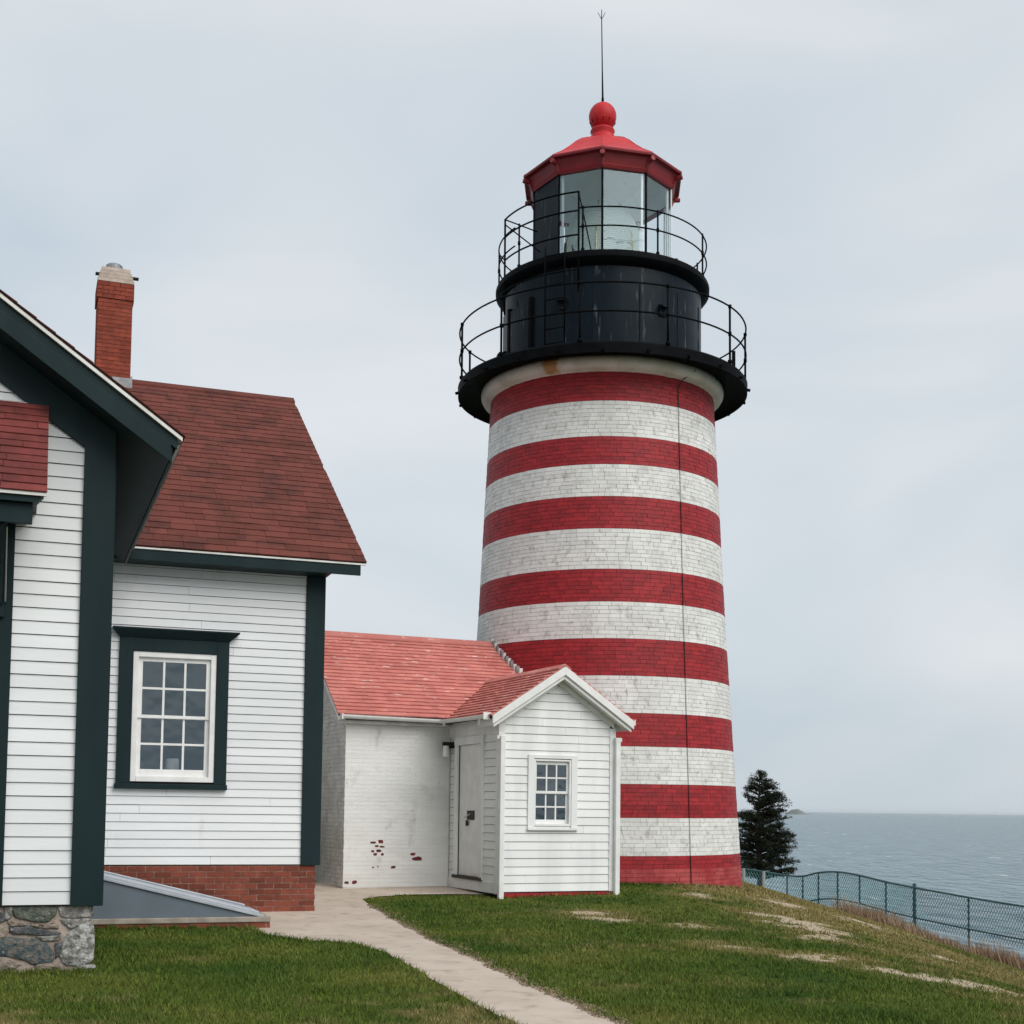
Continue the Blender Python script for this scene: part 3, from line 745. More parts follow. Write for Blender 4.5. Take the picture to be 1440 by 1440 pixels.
while z < 8.7:
    v0_ = WV + 0.25 if z < 4.95 else WE_V_ + (z + EXPO_W + 0.18 - 5.145) / 0.68
    v1_ = 2 * 11.909 - v0_
    if v1_ - v0_ > 0.1:
        o = link('clapboard', ME_W, house); o.location = (WU - 0.028, v0_, z); o.rotation_euler = (0, 0, PI / 2); o.scale = (v1_ - v0_, 1, 1)
    z += EXPO_W
m = MB(); m.box(3.113, WU, WV - 0.032, WV + 0.018, 0.725, 4.955); m.box(WU - 0.03, WU + 0.012, WV - 0.031, WV + 0.25, 0.726, 4.954)
m.build('corner_board', W['green'], house, bevel=0.004)
# eave: soffit, fascia, drip, roof
WE_V, WE_Z, WR_V, WR_Z, WRU = 5.795, 5.145, 11.909, 9.306, 3.894
m = MB(); m.box(0.0, WU + 0.02, WE_V + 0.05, WV + 0.03, 4.962, 5.0); m.box(WU + 0.02, WRU - 0.112, WE_V + 0.05, WV + 0.03, 5.06, 5.09); m.build('soffit', W['green'], house)
m = MB(); m.box(0.0, WRU - 0.075, WE_V + 0.015, WE_V + 0.05, 4.955, 5.105)
wsl = (WR_Z - WE_Z) / (WR_V - WE_V)
m.prism_u([(WE_V + 0.05, 4.99), (WE_V + 0.05, 5.10), (WR_V, WR_Z - 0.03), (WR_V, WR_Z - 0.25)], WRU - 0.11, WRU - 0.075)
m.build('fascia', W['green'], house, bevel=0.004)
m = MB(); m.box(0.55, WRU - 0.003, WE_V - 0.002, WE_V + 0.03, 5.107, 5.132); m.build('drip_edge', W['drip'], house)
m = MB(); m.prism_u([(WE_V, 5.125), (WE_V, WE_Z), (WR_V, WR_Z), (WR_V, WR_Z - 0.06)], -4.0, WRU); m.prism_u([(15.0, WR_Z - 0.06 - 3.09 * wsl), (15.0, WR_Z - 3.09 * wsl), (WR_V, WR_Z), (WR_V, WR_Z - 0.06)], -4.0, WRU)
wroof = m.build('wing_roof', W['shingle_under'], house)
slope_shingles(wroof, 'shingle', W['shingle'], 0.40, WRU + 0.008, WE_V - 0.012, WE_Z - 0.002, WR_V, WR_Z, 34, 0.34, 300, thick=0.017, jag=0.004)
m = MB(); m.prism_u([(WR_V - 0.16, WR_Z - 0.09), (WR_V, WR_Z + 0.018), (WR_V + 0.16, WR_Z - 0.09), (WR_V + 0.16, WR_Z - 0.075), (WR_V, WR_Z + 0.035), (WR_V - 0.16, WR_Z - 0.075)], 0.3, WRU + 0.01)
m.build('ridge_cap', W['shingle'], wroof)

# window builder (outward is -v)
def sash_window(parent, u0, u1, z0, z1, v, frame_w=0.05, stile=0.055, munt=0.022, mat=W['whitetrim'], name='window', bottom=0.09, cols=3):
    m = MB()
    m.box(u0, u0 + frame_w, v - 0.012, v + 0.12, z0, z1); m.box(u1 - frame_w, u1, v - 0.012, v + 0.12, z0, z1)
    m.box(u0 + frame_w, u1 - frame_w, v - 0.012, v + 0.12, z1 - frame_w, z1); m.box(u0 + frame_w, u1 - frame_w, v - 0.016, v + 0.12, z0, z0 + frame_w)
    w = m.build(name, mat, parent, bevel=0.004)
    a, b = u0 + frame_w, u1 - frame_w
    lo, hi = z0 + frame_w, z1 - frame_w
    mid = (lo + hi) / 2
    for si, (s0, s1, dv) in enumerate(((mid - 0.02, hi, 0.035), (lo, mid + 0.02, 0.062))):
        fv0, fv1 = v + dv, v + dv + 0.026
        bt = bottom if si == 1 else 0.045
        tp = 0.045 if si == 1 else 0.06
        s = MB()
        s.box(a, a + stile, fv0, fv1, s0, s1); s.box(b - stile, b, fv0, fv1, s0, s1)
        s.box(a + stile, b - stile, fv0, fv1, s0, s0 + bt); s.box(a + stile, b - stile, fv0, fv1, s1 - tp, s1)
        s.build('sash', mat, w, bevel=0.003)
        ga, gb, g0, g1 = a + stile, b - stile, s0 + bt, s1 - tp
        pw = (gb - ga) / cols; ph = (g1 - g0) / 2
        for c in range(1, cols):
            q = MB(); q.box(ga + pw * c - munt / 2, ga + pw * c + munt / 2, fv0 + 0.002, fv1 - 0.002, g0, g1); q.build('muntin', mat, w)
        for c in range(cols):
            q = MB(); q.box(ga + pw * c + (munt / 2 if c else 0), ga + pw * (c + 1) - (munt / 2 if c < cols - 1 else 0), fv0 + 0.003, fv1 - 0.003, g0 + ph - munt / 2, g0 + ph + munt / 2)
            q.build('muntin', mat, w)
            for r in range(2):
                t = random.uniform(-.005, .005); t2 = random.uniform(-.005, .005)
                q = MB(); pu0, pu1, pz0, pz1 = ga + pw * c, ga + pw * (c + 1), g0 + ph * r, g0 + ph * (r + 1); gv = fv0 + 0.012
                q.add([(pu0, gv - t, pz0), (pu1, gv + t, pz0), (pu1, gv + t + t2, pz1), (pu0, gv - t + t2, pz1)], [(0, 1, 2, 3)])
                q.build('pane', W['pane'], w)
    return w
win = sash_window(house, WIN['u0'], WIN['u1'], WIN['z0'], WIN['z1'], WV - 0.012, frame_w=0.075, stile=0.06, munt=0.03, bottom=0.10)
m = MB()
m.box(0.492, 0.683, WV - 0.042, WV + 0.018, 1.872, 3.92); m.box(1.836, 2.010, WV - 0.042, WV + 0.018, 1.872, 3.92); m.box(0.683, 1.836, WV - 0.042, WV + 0.018, 3.731, 3.92)
m.build('casing', W['green'], win, bevel=0.004)
m = MB(); m.box(0.472, 2.022, WV - 0.075, WV + 0.018, 1.795, 1.870); m.build('sill', W['green'], win, bevel=0.006)
m = MB()
m.hexa([(0.486, WV - 0.05, 3.922), (2.016, WV - 0.05, 3.922), (2.016, WV + 0.01, 3.922), (0.486, WV + 0.01, 3.922), (0.39, WV - 0.16, 4.03), (2.134, WV - 0.16, 4.03), (2.134, WV + 0.01, 4.03), (0.39, WV + 0.01, 4.03)])
m.box(0.385, 2.139, WV - 0.165, WV + 0.01, 4.031, 4.052)
m.build('hood', W['green'], win)
# room behind the window
m = MB(); ra, rb, rc, rd, re_, rf = 0.05, 3.0, WV + 0.205, WV + 3.2, 1.0, 4.6
m.add([(ra, rc, re_), (rb, rc, re_), (rb, rd, re_), (ra, rd, re_), (ra, rc, rf), (rb, rc, rf), (rb, rd, rf), (ra, rd, rf)],
      [(0, 1, 2, 3), (4, 5, 6, 7), (1, 2, 6, 5), (2, 3, 7, 6), (3, 0, 4, 7)])
m.build('room_lining', W['room'], house)
m = MB(); m.box(0.35, 2.3, WV + 0.25, WV + 0.75, 1.80, 1.84); m.box(0.4, 0.46, WV + 0.3, WV + 0.36, 1.0, 1.8); m.box(2.2, 2.26, WV + 0.3, WV + 0.36, 1.0, 1.8)
m.build('shelf', W['darkwood'], house)

# hood of a window on the gable's side wall, in profile
m = MB(); m.hexa([(-0.01, 3.2, 3.92), (0.05, 3.2, 3.92), (0.05, 4.7, 3.92), (-0.01, 4.7, 3.92), (-0.01, 3.1, 4.08), (0.17, 3.1, 4.08), (0.17, 4.8, 4.08), (-0.01, 4.8, 4.08)])
m.build('side_window_hood', W['green'], house)
m = MB(); m.box(-0.01, 0.03, 3.2, 4.7, 1.8, 3.92); m.build('side_window_casing', W['green'], house)

# --- wing's brick foundation
m = MB(); m.box(0.0, WU - 0.052, WV + 0.012, WV + 0.3, -0.3, 0.72); m.box(WU - 0.3, WU - 0.052, WV + 0.3, 11.0, -0.3, 0.72)
bf = m.build('brick_foundation', W['mortar'], house)
BL, BH, GAP = 0.240, 0.0835, 0.012
ub = MB(); ub.box(-.5, .5, -.5, .5, -.5, .5); BRICK = ub.mesh('brick', W['brick'])
def lay_brick(parent, me, u0, u1, v, z0, z1, proud, name='brick', depth=0.05):
    o = link(name, me, parent); o.location = ((u0 + u1) / 2, v - proud + depth / 2, (z0 + z1) / 2); o.scale = (u1 - u0, depth, z1 - z0)
    o.rotation_euler = (random.uniform(-.01, .01), random.uniform(-.006, .006), random.uniform(-.006, .006))
for r in range(-1, 9):
    z0 = -0.03 + r * BH
    u = 0.22 - (BL / 2 if r % 2 else 0)
    while u < WU - 0.07:
        a, b = u, min(u + BL - GAP, WU - 0.045)
        if b - a > 0.03: lay_brick(bf, BRICK, a, b, WV + 0.012, z0 + GAP / 2, min(z0 + BH - GAP / 2, 0.722), random.uniform(0.004, 0.010))
        u += BL
# --- chimney
CH = dict(u0=0.275, u1=0.880, v0=11.55, v1=12.25, z0=8.9, z1=10.96)
m = MB(); m.box(CH['u0'] + .012, CH['u1'] - .012, CH['v0'] + .012, CH['v1'] - .012, 8.6, 10.9)
ch = m.build('chimney', W['mortar'], house)
CBR = ub.mesh('brick', W['chimney_brick'])
nr = 25; bh = (CH['z1'] - 9.08) / nr
for r in range(nr):
    z0 = 9.08 + r * bh; z1 = z0 + bh - 0.008
    grow = 0.022 if r >= nr - 4 else 0.0
    u0, u1 = CH['u0'] - grow, CH['u1'] + grow
    cuts = [u0, u0 + .20, u0 + .40, u1] if r % 2 == 0 else [u0, u0 + .10, u0 + .30, u0 + .50, u1]
    for a, b in zip(cuts[:-1], cuts[1:]):
        o = link('brick', CBR, ch); o.location = ((a + b) / 2, CH['v0'] - grow + 0.05 - random.uniform(0, .005), (z0 + z1) / 2); o.scale = (b - a - 0.008, 0.1, z1 - z0)
    for sgn, uu in ((-1, u0), (1, u1)):
        for q in range(3):
            va = CH['v0'] - grow + 0.104 + q * 0.2
            o = link('brick', CBR, ch); o.location = (uu - sgn * 0.05, va + 0.096, (z0 + z1) / 2); o.scale = (0.1, 0.192, z1 - z0)
m = MB()
for i, g in enumerate((0.015, -0.008, -0.03, -0.052)):
    z0 = CH['z1'] + 0.004 + i * 0.075
    m.box(CH['u0'] - g, CH['u1'] + g, CH['v0'] - g, CH['v1'] + g, z0, z0 + 0.067)
m.box(CH['u0'] + .07, CH['u1'] - .07, CH['v0'] + .07, CH['v1'] - .07, CH['z1'], CH['z1'] + 0.30)
m.build('chimney_cap', W['capstone'], ch, bevel=0.008)
m = MB(); m.lathe([(0.10, 11.22), (0.10, 11.3), (0.15, 11.3), (0.15, 11.39), (0.12, 11.415), (0.0, 11.42)], 20, c=(0.56, 11.9)); m.build('flue', W['lead'], ch)
m = MB(); m.box(CH['u0'] - .05, CH['u1'] + .10, CH['v0'] + .10, CH['v0'] + .22, 11.13, 11.15); m.build('cap_bracket', W['iron'], ch)
m = MB(); m.box(CH['u0'] - .02, CH['u1'] + .02, CH['v0'] - .024, CH['v0'] + .03, 8.7, 9.23); m.box(CH['u1'] - .01, CH['u1'] + .03, CH['v0'] - .022, CH['v1'], 8.7, 9.27)
m.build('flashing', W['lead'], ch)

# ------------------------------------------------------------------ cellar hatch beside the wing
bh_ = empty('cellar_hatch', (*H_O, 0), H_A, 'slanted grey steel cellar hatch on a low brick kerb beside the house', 'cellar hatch')
FV, BV = 4.20, 5.75
def hz(u): return 0.690 - (u - 0.05) * 0.2475      # top of the side panel
m = MB(); m.prism_v([(0.03, 0.165), (2.17, 0.165), (0.03, hz(0.03))], FV, FV + 0.04); m.build('side_panel', W['hatch'], bh_)
m = MB(); m.prism_v([(0.03, 0.165), (2.17, 0.165), (0.03, hz(0.03))], BV - 0.04, BV); m.build('side_panel', W['hatch'], bh_)
def bar(v0, v1, d0, d1, u0=0.03, u1=2.24):
    m = MB(); m.prism_v([(u0, hz(u0) + d0), (u1, hz(u1) + d0), (u1, hz(u1) + d1), (u0, hz(u0) + d1)], v0, v1); return m
bar(FV - 0.03, FV + 0.06, 0.0, 0.035).build('frame_rail', W['hatchlight'], bh_, bevel=0.005)
bar(BV - 0.06, BV + 0.03, 0.0, 0.035).build('frame_rail', W['hatchlight'], bh_, bevel=0.005)
bar(FV + 0.065, FV + 0.74, 0.03, 0.065, 0.03, 2.20).build('door_leaf', W['hatchlight'], bh_, bevel=0.008)
bar(FV + 0.76, BV - 0.06, 0.03, 0.065, 0.03, 2.12).build('door_leaf', W['hatchlight'], bh_, bevel=0.008)
bar(FV + 0.72, FV + 0.80, 0.067, 0.09, 0.03, 2.12).build('cover_strip', W['hatchlight'], bh_, bevel=0.006)
m = MB(); m.box(0.0, 2.33, FV - 0.06, BV + 0.06, 0.095, 0.163); m.build('kerb_cap', W['slab'], bh_, bevel=0.01)
m = MB(); m.box(0.02, 2.30, FV - 0.03, BV + 0.03, -0.3, 0.093); kerb = m.build('kerb', W['pale_mortar'], bh_)
for r in range(2):
    z0 = -0.075 + r * 0.085
    u = 0.02 - (0.12 if r else 0)
    while u < 2.31:
        a, b = max(u, 0.02), min(u + 0.225, 2.325)
        if b - a > 0.04: lay_brick(kerb, BRICK, a, b, FV - 0.03, z0 + 0.006, z0 + 0.078, random.uniform(0.002, 0.02))
        u += 0.238

# table lamp seen through the window
lx, ly = to_world(1.29, WV + 0.33, H_O, H_A)
lamp = empty('table_lamp', (lx, ly, 1.84), H_A, 'white shaded table lamp behind the house window', 'lamp')
m = MB(); m.lathe([(0.001, 0), (0.07, 0.0), (0.07, 0.015), (0.02, 0.04), (0.03, 0.09), (0.012, 0.14), (0.012, 0.2)], 20); m.build('base', W['shade'], lamp, smooth=True)
m = MB(); m.lathe([(0.105, 0.16), (0.09, 0.40), (0.088, 0.40), (0.103, 0.16)], 24); m.build('lamp_shade', W['shade'], lamp, smooth=True)

# ------------------------------------------------------------------ annex: brick oil room with clapboard entry porch
annex = empty('brick_annex', (*S_O, 0), S_A, 'low white painted brick annex with faded red roof and gabled porch against the tower', 'annex')
PW, PDp = 2.19, 2.24                 # porch width and depth
LU, LD = -1.974, 4.0                 # link left wall, depth
EV, EZ, RV, RZ = 2.04, 3.20, 4.24, 4.885
# brick room core
m = MB(); m.box(LU + 0.008, 2.15, PDp + 0.008, PDp + LD, -0.2, 3.10); m.prism_u([(PDp + 0.008, 3.09), (RV, RZ - 0.12), (PDp + LD, 3.09)], LU + 0.008, 2.15)
wall = m.build('brick_wall', W['annexjoint'], annex)
CH2 = 0.0755
front = MB(); side = MB()
r = 0; z = 0.17
while z < 3.16:
    u = LU - (0.11 if r % 2 else 0.0)
    while u < 0.0:
        a, b = max(u, LU), min(u + 0.2182, 0.0)
        if b - a > 0.02:
            p = random.uniform(-0.001, 0.0025)
            front.hexa([(a, PDp - p, z), (b, PDp - p, z), (b, PDp + .01, z), (a, PDp + .01, z), (a, PDp - p, z + CH2 - .0018), (b, PDp - p, z + CH2 - .0018), (b, PDp + .01, z + CH2 - .0018), (a, PDp + .01, z + CH2 - .0018)])
        u += 0.219
    v = PDp + (0.11 if r % 2 else 0.0)
    while v < PDp + LD:
        a, b = v, min(v + 0.209, PDp + LD)
        if b - a > 0.02 and z + 0.08 < 3.10 + max(0, min(a - PDp, PDp + LD - b)) * 0.70:
            p = random.uniform(0.0, 0.005)
            side.box(LU - p, LU + .012, a, b, z, z + CH2 - .010)
        v += 0.219
    z += CH2; r += 1
while z < 4.7:
    v = PDp + (0.11 if r % 2 else 0.0)
    while v < PDp + LD:
        a, b = v, min(v + 0.209, PDp + LD)
        if z + 0.08 < 3.10 + max(0, min(a - PDp, PDp + LD - b)) * 0.70: side.box(LU - 0.002, LU + .012, a, b, z, z + CH2 - .010)
        v += 0.219
    z += CH2; r += 1
kind(front.build('brick', W['annex'], wall), 'stuff'); kind(side.build('brick', W['annexside'], wall), 'stuff')
# bare bricks where the paint has flaked off
BB = ub.mesh('bare_brick', pmat('exposed_brick', (0.17, 0.022, 0.020), (0.09, 0.02, 0.018), scale=14, rough=0.9, bump=0.5, bscale=80))
def link_px(x, y): return (x - 482) / 74.2 + LU, (1245 - y) / 79.0 + 0.20
for (x0, x1, y0, y1) in [(518, 526, 1184, 1187), (529, 536, 1182, 1187), (524, 530, 1189, 1192), (531, 538, 1190, 1193), (519, 524, 1196, 1199), (526, 534, 1195, 1199), (522, 528, 1200, 1204), (533, 537, 1200, 1204),
                         (573, 582, 1200, 1204), (577, 592, 1205, 1211), (547, 554, 1218, 1222), (521, 524, 1219, 1221), (528, 530, 1218, 1220), (484, 490, 1239, 1243), (494, 501, 1238, 1243)]:
    a, b = link_px(x0, y1); c, d = link_px(x1, y0)
    m = MB(); n_ = 13; cx_, cz_ = (a + c) / 2, (b + d) / 2; poly = []
    for q in range(n_):
        t_ = 2 * PI * q / n_ + random.uniform(-.12, .12); k_ = random.uniform(.72, 1.12)
        sq = 1 / max(abs(math.cos(t_)), abs(math.sin(t_)))
        poly.append((cx_ + math.cos(t_) * sq ** .7 * k_ * (c - a) / 2, cz_ + math.sin(t_) * sq ** .7 * k_ * (d - b) / 2))
    m.prism_v(poly, PDp - 0.0045, PDp + 0.006); m.build('bare_brick', BB.materials[0], wall)
# roof of the brick room: courses of faded shingles
lsl = (RZ - EZ) / (RV - EV); lang = math.atan(lsl); LLEN = math.hypot(RZ - EZ, RV - EV)
m = MB(); m.prism_u([(EV, EZ - 0.03), (EV, EZ), (RV, RZ), (RV, RZ - 0.05)], LU - 0.20, 2.25); m.prism_u([(2 * RV - EV, EZ - 0.03), (2 * RV - EV, EZ), (RV, RZ), (RV, RZ - 0.05)], LU - 0.20, 2.25)
lroof = m.build('annex_roof', W['shingle_under'], annex)
def course(parent, fn, a0, a1, s0, s1, mat, th=0.030, w=0.16):
    """one shingle course: short butts of slightly different length; fn(along, slope, height) -> point"""
    m = MB(); a = a0
    while a < a1 - 1e-4:
        b = min(a + w * random.uniform(0.6, 1.4), a1)
        d = random.uniform(-.006, .006); t = th * random.uniform(.85, 1.12)
        m.hexa([fn(a, s0 + d, .002), fn(b, s0 + d, .002), fn(b, s1, .002), fn(a, s1, .002), fn(a, s0 + d, t), fn(b, s0 + d, t), fn(b, s1, t * .2), fn(a, s1, t * .2)])
        a = b
    m.build('shingle_course', mat, parent)
def f_link(a, s, h): return (a, EV + math.cos(lang) * s - math.sin(lang) * h, EZ + math.sin(lang) * s + math.cos(lang) * h)
NL = 23
for i in range(NL):
    s0 = -0.015 + i * LLEN / NL
    v_here = EV + math.cos(lang) * s0; z_here = EZ + math.sin(lang) * s0
    course(lroof, f_link, LU - 0.215, 2.24, s0, s0 + LLEN / NL * 1.1, W['pink_shingle'])
m = MB(); m.prism_u([(RV - 0.13, RZ - 0.075), (RV, RZ + 0.02), (RV + 0.13, RZ - 0.075), (RV + 0.13, RZ - 0.05), (RV, RZ + 0.05), (RV - 0.13, RZ - 0.05)], LU - 0.22, 2.2)
m.build('ridge_cap', W['pink_shingle'], lroof)
m = MB(); m.prism_u([(EV + .01, EZ - 0.11), (EV + .01, EZ - 0.032), (RV, RZ - 0.052), (RV, RZ - 0.17)], LU - 0.20, LU - 0.165); m.build('rake_board', W['whitetrim'], annex)
# cornice band and gutters
m = MB(); m.box(LU - 0.17, 0.0, PDp - 0.12, PDp - 0.004, 3.045, 3.10); m.build('cornice', W['annexside'], annex, bevel=0.01)
def gutter(pts, name='gutter', r=0.066):
    m = MB(); vs = []; prof = [(r * math.cos(a), r * math.sin(a)) for a in np.linspace(PI, 2 * PI, 9)]
    prof2 = [(x * .86, y * .86) for x, y in prof[::-1]]
    full = prof + prof2
    p0, p1 = Vector(pts[0]), Vector(pts[1]); t = (p1 - p0).normalized(); sd_ = Vector((t.y, -t.x, 0))
    for p in (p0, p1): vs += [tuple(p + sd_ * x + Vector((0, 0, z))) for x, z in full]
    n = len(full)
    m.add(vs, [tuple(range(n)), tuple(range(2 * n - 1, n - 1, -1))] + [(i, (i + 1) % n, (i + 1) % n + n, i + n) for i in range(n)])
    return m.build(name, W['whitetrim'], annex)
gutter([(LU - 0.16, EV - 0.055, 3.185), (-0.20, EV - 0.055, 3.16)])
gutter([(-0.265, EV - 0.06, 3.155), (-0.265, -0.10, 3.135)])
for bx in ((LU - 0.175, LU - 0.15, EV - 0.13, EV, 3.10, 3.20), (-0.345, -0.2, -0.13, -0.10, 3.05, 3.17), (-0.245, -0.195, EV - .13, EV - .02, 3.05, 3.165), (-0.29, -0.25, 0.18, 0.22, 2.97, 3.09)):
    m = MB(); m.box(*bx); m.build('gutter_end', W['whitetrim'], annex, bevel=0.004)
gutter([(PW + 0.26, -0.10, 3.11), (PW + 0.26, 1.0, 3.12)])
m = MB(); m.box(PW + 0.20, PW + 0.32, -0.16, -0.10, 3.05, 3.15); m.build('gutter_end', W['whitetrim'], annex)

# porch walls
m = MB()
SW = dict(u0=0.645, u1=1.345, z0=1.30, z1=2.43)
m.box(0.0, SW['u0'], 0.02, 0.12, 0.19, 3.0); m.box(SW['u1'], PW, 0.02, 0.12, 0.19, 3.0); m.box(SW['u0'], SW['u1'], 0.02, 0.12, 0.19, SW['z0']); m.box(SW['u0'], SW['u1'], 0.02, 0.12, SW['z1'], 3.0)
m.prism_v([(0.0, 3.0), (PW, 3.0), (PW / 2, 3.74)], 0.02, 0.12)
m.box(0.02, 0.12, 0.12, 0.77, 0.17, 3.05); m.box(0.02, 0.12, 1.83, PDp, 0.17, 3.05); m.box(0.02, 0.12, 0.77, 1.83, 0.17, 0.40); m.box(0.02, 0.12, 0.77, 1.83, 2.70, 3.05); m.box(PW - 0.12, PW - 0.02, 0.12, PDp, 0.155, 3.05)
m.build('porch_wall', W['lapshade'], annex)
m = MB(); m.add([(0.13, 0.13, 0.3), (PW - .13, .13, .3), (PW - .13, 2.2, .3), (.13, 2.2, .3)], [(0, 1, 2, 3)]); m.add([(.13, 2.2, .3), (PW - .13, 2.2, .3), (PW - .13, 2.2, 3.0), (.13, 2.2, 3.0)], [(0, 1, 2, 3)])
m.build('porch_lining', W['darkwood'], annex)
EXS = 0.1395
ME_S = clap_mesh('clapboard', W['shedclap'], EXS, butt=0.017)
PAP, PEZ, POV = 4.0, 3.12, 0.23       # porch roof apex, eave height, overhang
psl = (PAP - PEZ) / (PW / 2 + POV)
z = 0.20
while z < 3.62:
    top = z + EXS
    half = PW / 2 - 0.10 if top < 3.0 else max(0.03, (PAP - 0.155 - top) / psl)
    half = min(half, PW / 2 - 0.10)
    a, b = PW / 2 - half, PW / 2 + half
    if top > 1.33 and z < 2.42:
        clap(ME_S, annex, a, 0.535, 0.018, z); clap(ME_S, annex, 1.462, b, 0.018, z)
    else:
        clap(ME_S, annex, a, b, 0.018, z)
    if z < 2.98:
        if top < 0.41: segs = [(0.10, PDp - 0.03)]
        elif z < 2.70: segs = [(0.10, 0.64), (1.95, PDp - 0.02)]
        else: segs = [(0.10, PDp - 0.02)]
        for v0, v1 in segs:
            o = link('clapboard', ME_S, annex); o.location = (0.018, v1, z); o.rotation_euler = (0, 0, -PI / 2); o.scale = (v1 - v0, 1, 1)
        o = link('clapboard', ME_S, annex); o.location = (PW - 0.018, 0.10, z); o.rotation_euler = (0, 0, PI / 2); o.scale = (2.1, 1, 1)
    z += EXS
for (a, b) in ((-0.012, 0.10), (PW - 0.10, PW + 0.012)):
    m = MB(); m.box(a, b, -0.012, 0.019, 0.188, 3.02 if a < 0 else 2.99); m.build('corner_board', W['whitetrim'], annex, bevel=0.004)
m = MB(); m.box(-0.012, 0.019, 0.02, 0.11, 0.16, 3.03); m.build('corner_board', W['whitetrim'], annex, bevel=0.004)
for bx in ((-0.006, 0.018, 0.11, PDp, 2.84, 3.19), (-0.008, 0.018, 0.12, PDp - 0.01, 0.165, 0.345)):
    m = MB(); m.box(*bx); m.build('wall_board', W['shedclap'], annex, bevel=0.004)
m = MB(); m.box(0.07, PW - 0.05, 0.015, 0.2, -0.2, 0.189); porchbase = m.build('porch_base', W['redjoint'], annex)
PBR = ub.mesh('brick', W['red'])
u = 0.06
while u < PW - 0.08:
    for r in range(2):
        a = u + (0.06 if r else 0); lay_brick(porchbase, PBR, a, min(a + 0.21, PW - 0.045), 0.012, 0.03 + r * 0.077, 0.10 + r * 0.077, random.uniform(0.0, 0.01))
    u += 0.219
# porch window with plain casing
pwin = sash_window(annex, SW['u0'], SW['u1'], SW['z0'], SW['z1'], 0.0, frame_w=0.035, stile=0.035, munt=0.026, mat=W['whitetrim'], bottom=0.07)
m = MB(); m.box(0.535, 0.643, -0.022, 0.018, 1.27, 2.50); m.box(1.347, 1.462, -0.022, 0.018, 1.27, 2.50); m.box(0.643, 1.347, -0.022, 0.018, 2.438, 2.50)
m.build('casing', W['shedclap'], pwin, bevel=0.003)
m = MB(); m.box(0.525, 1.475, -0.045, 0.018, 1.225, 1.268); m.build('sill', W['whitetrim'], pwin, bevel=0.004)
m = MB(); m.box(0.645, 1.345, -0.016, 0.0185, 2.428, 2.437); m.build('drip_cap', W['darkwood'], pwin)
# porch door (in the left wall)
dv0, dv1 = 0.77, 1.83
m = MB(); m.box(-0.024, 0.018, 0.635, dv0, 0.36, 2.80); m.box(-0.024, 0.018, dv1, 1.96, 0.36, 2.80); m.box(-0.028, 0.018, 0.62, 1.97, 2.70, 2.845)
m.build('door_casing', W['shedclap'], annex, bevel=0.004)
m = MB(); m.box(0.030, 0.06, dv0, 1.345, 0.402, 2.70); m.box(0.036, 0.06, 1.352, dv1, 0.402, 2.70); door = m.build('door', W['whitetrim'], annex, bevel=0.004)
m = MB(); m.box(0.014, 0.029, 1.10, 1.42, 1.38, 1.54); m.build('hasp_plate', W['iron'], door, bevel=0.003)
m = MB(); m.tube([(-0.005, 1.48, 1.42), (0.005, 1.26, 1.48)], 0.013, 8); m.build('hasp_bar', W['steel'], door)
m = MB(); m.box(-0.012, 0.012, 1.34, 1.42, 1.27, 1.37); m.build('padlock', W['iron'], door, bevel=0.006)
m = MB(); m.box(-0.05, 0.018, 0.64, 1.95, 0.345, 0.40); m.build('door_sill', W['darkwood'], annex)
m = MB(); m.box(-0.06, 0.014, 2.02, 2.16, 2.66, 2.77); m.box(-0.20, -0.05, 2.05, 2.13, 2.70, 2.77); lampw = m.build('wall_light', W['iron'], annex, bevel=0.01)
m = MB(); m.lathe([(0.05, 2.50), (0.055, 2.56), (0.05, 2.70)], 16, c=(-0.14, 2.09)); m.build('light_glass', W['shade'], lampw, smooth=True)
# porch roof
m = MB(); ub0, ub1 = -POV, PW + POV
def pz_(u): return PAP - psl * abs(u - PW / 2)
def roof_strip(u0, u1, d0, d1, v0, v1, m):
    m.prism_v([(u0, pz_(u0) - d1), (u1, pz_(u1) - d1), (u1, pz_(u1) - d0), (u0, pz_(u0) - d0)], v0, v1)
roof_strip(ub0, PW / 2, 0.0, 0.05, -0.22, 3.2, m); roof_strip(PW / 2, ub1, 0.0, 0.05, -0.22, 3.2, m)
proof = m.build('porch_roof', W['shingle_under'], annex)
pang = math.atan(psl); PLEN = (PW / 2 + POV) / math.cos(pang)
NP = 14
for i in range(NP):
    s0 = -0.015 + i * PLEN / NP
    for sg in (0, 1):
        def f_p(a, s, h, sg=sg):
            u = -POV + math.cos(pang) * s - math.sin(pang) * h
            return ((u if sg == 0 else PW - u), a, PEZ + math.sin(pang) * s + math.cos(pang) * h)
        zc = PEZ + math.sin(pang) * s0
        vend = EV + (zc - EZ) / lsl + 0.10
        course(proof, f_p, -0.235, max(vend, 1.2), s0, s0 + PLEN / NP * 1.1, W['pink_shingle'])
m = MB(); m.prism_v([(PW / 2 - .12, PAP - .062), (PW / 2, PAP + .018), (PW / 2 + .12, PAP - .062), (PW / 2 + .12, PAP - .035), (PW / 2, PAP + .045), (PW / 2 - .12, PAP - .035)], -0.24, 3.15)
m.build('ridge_cap', W['pink_shingle'], proof)
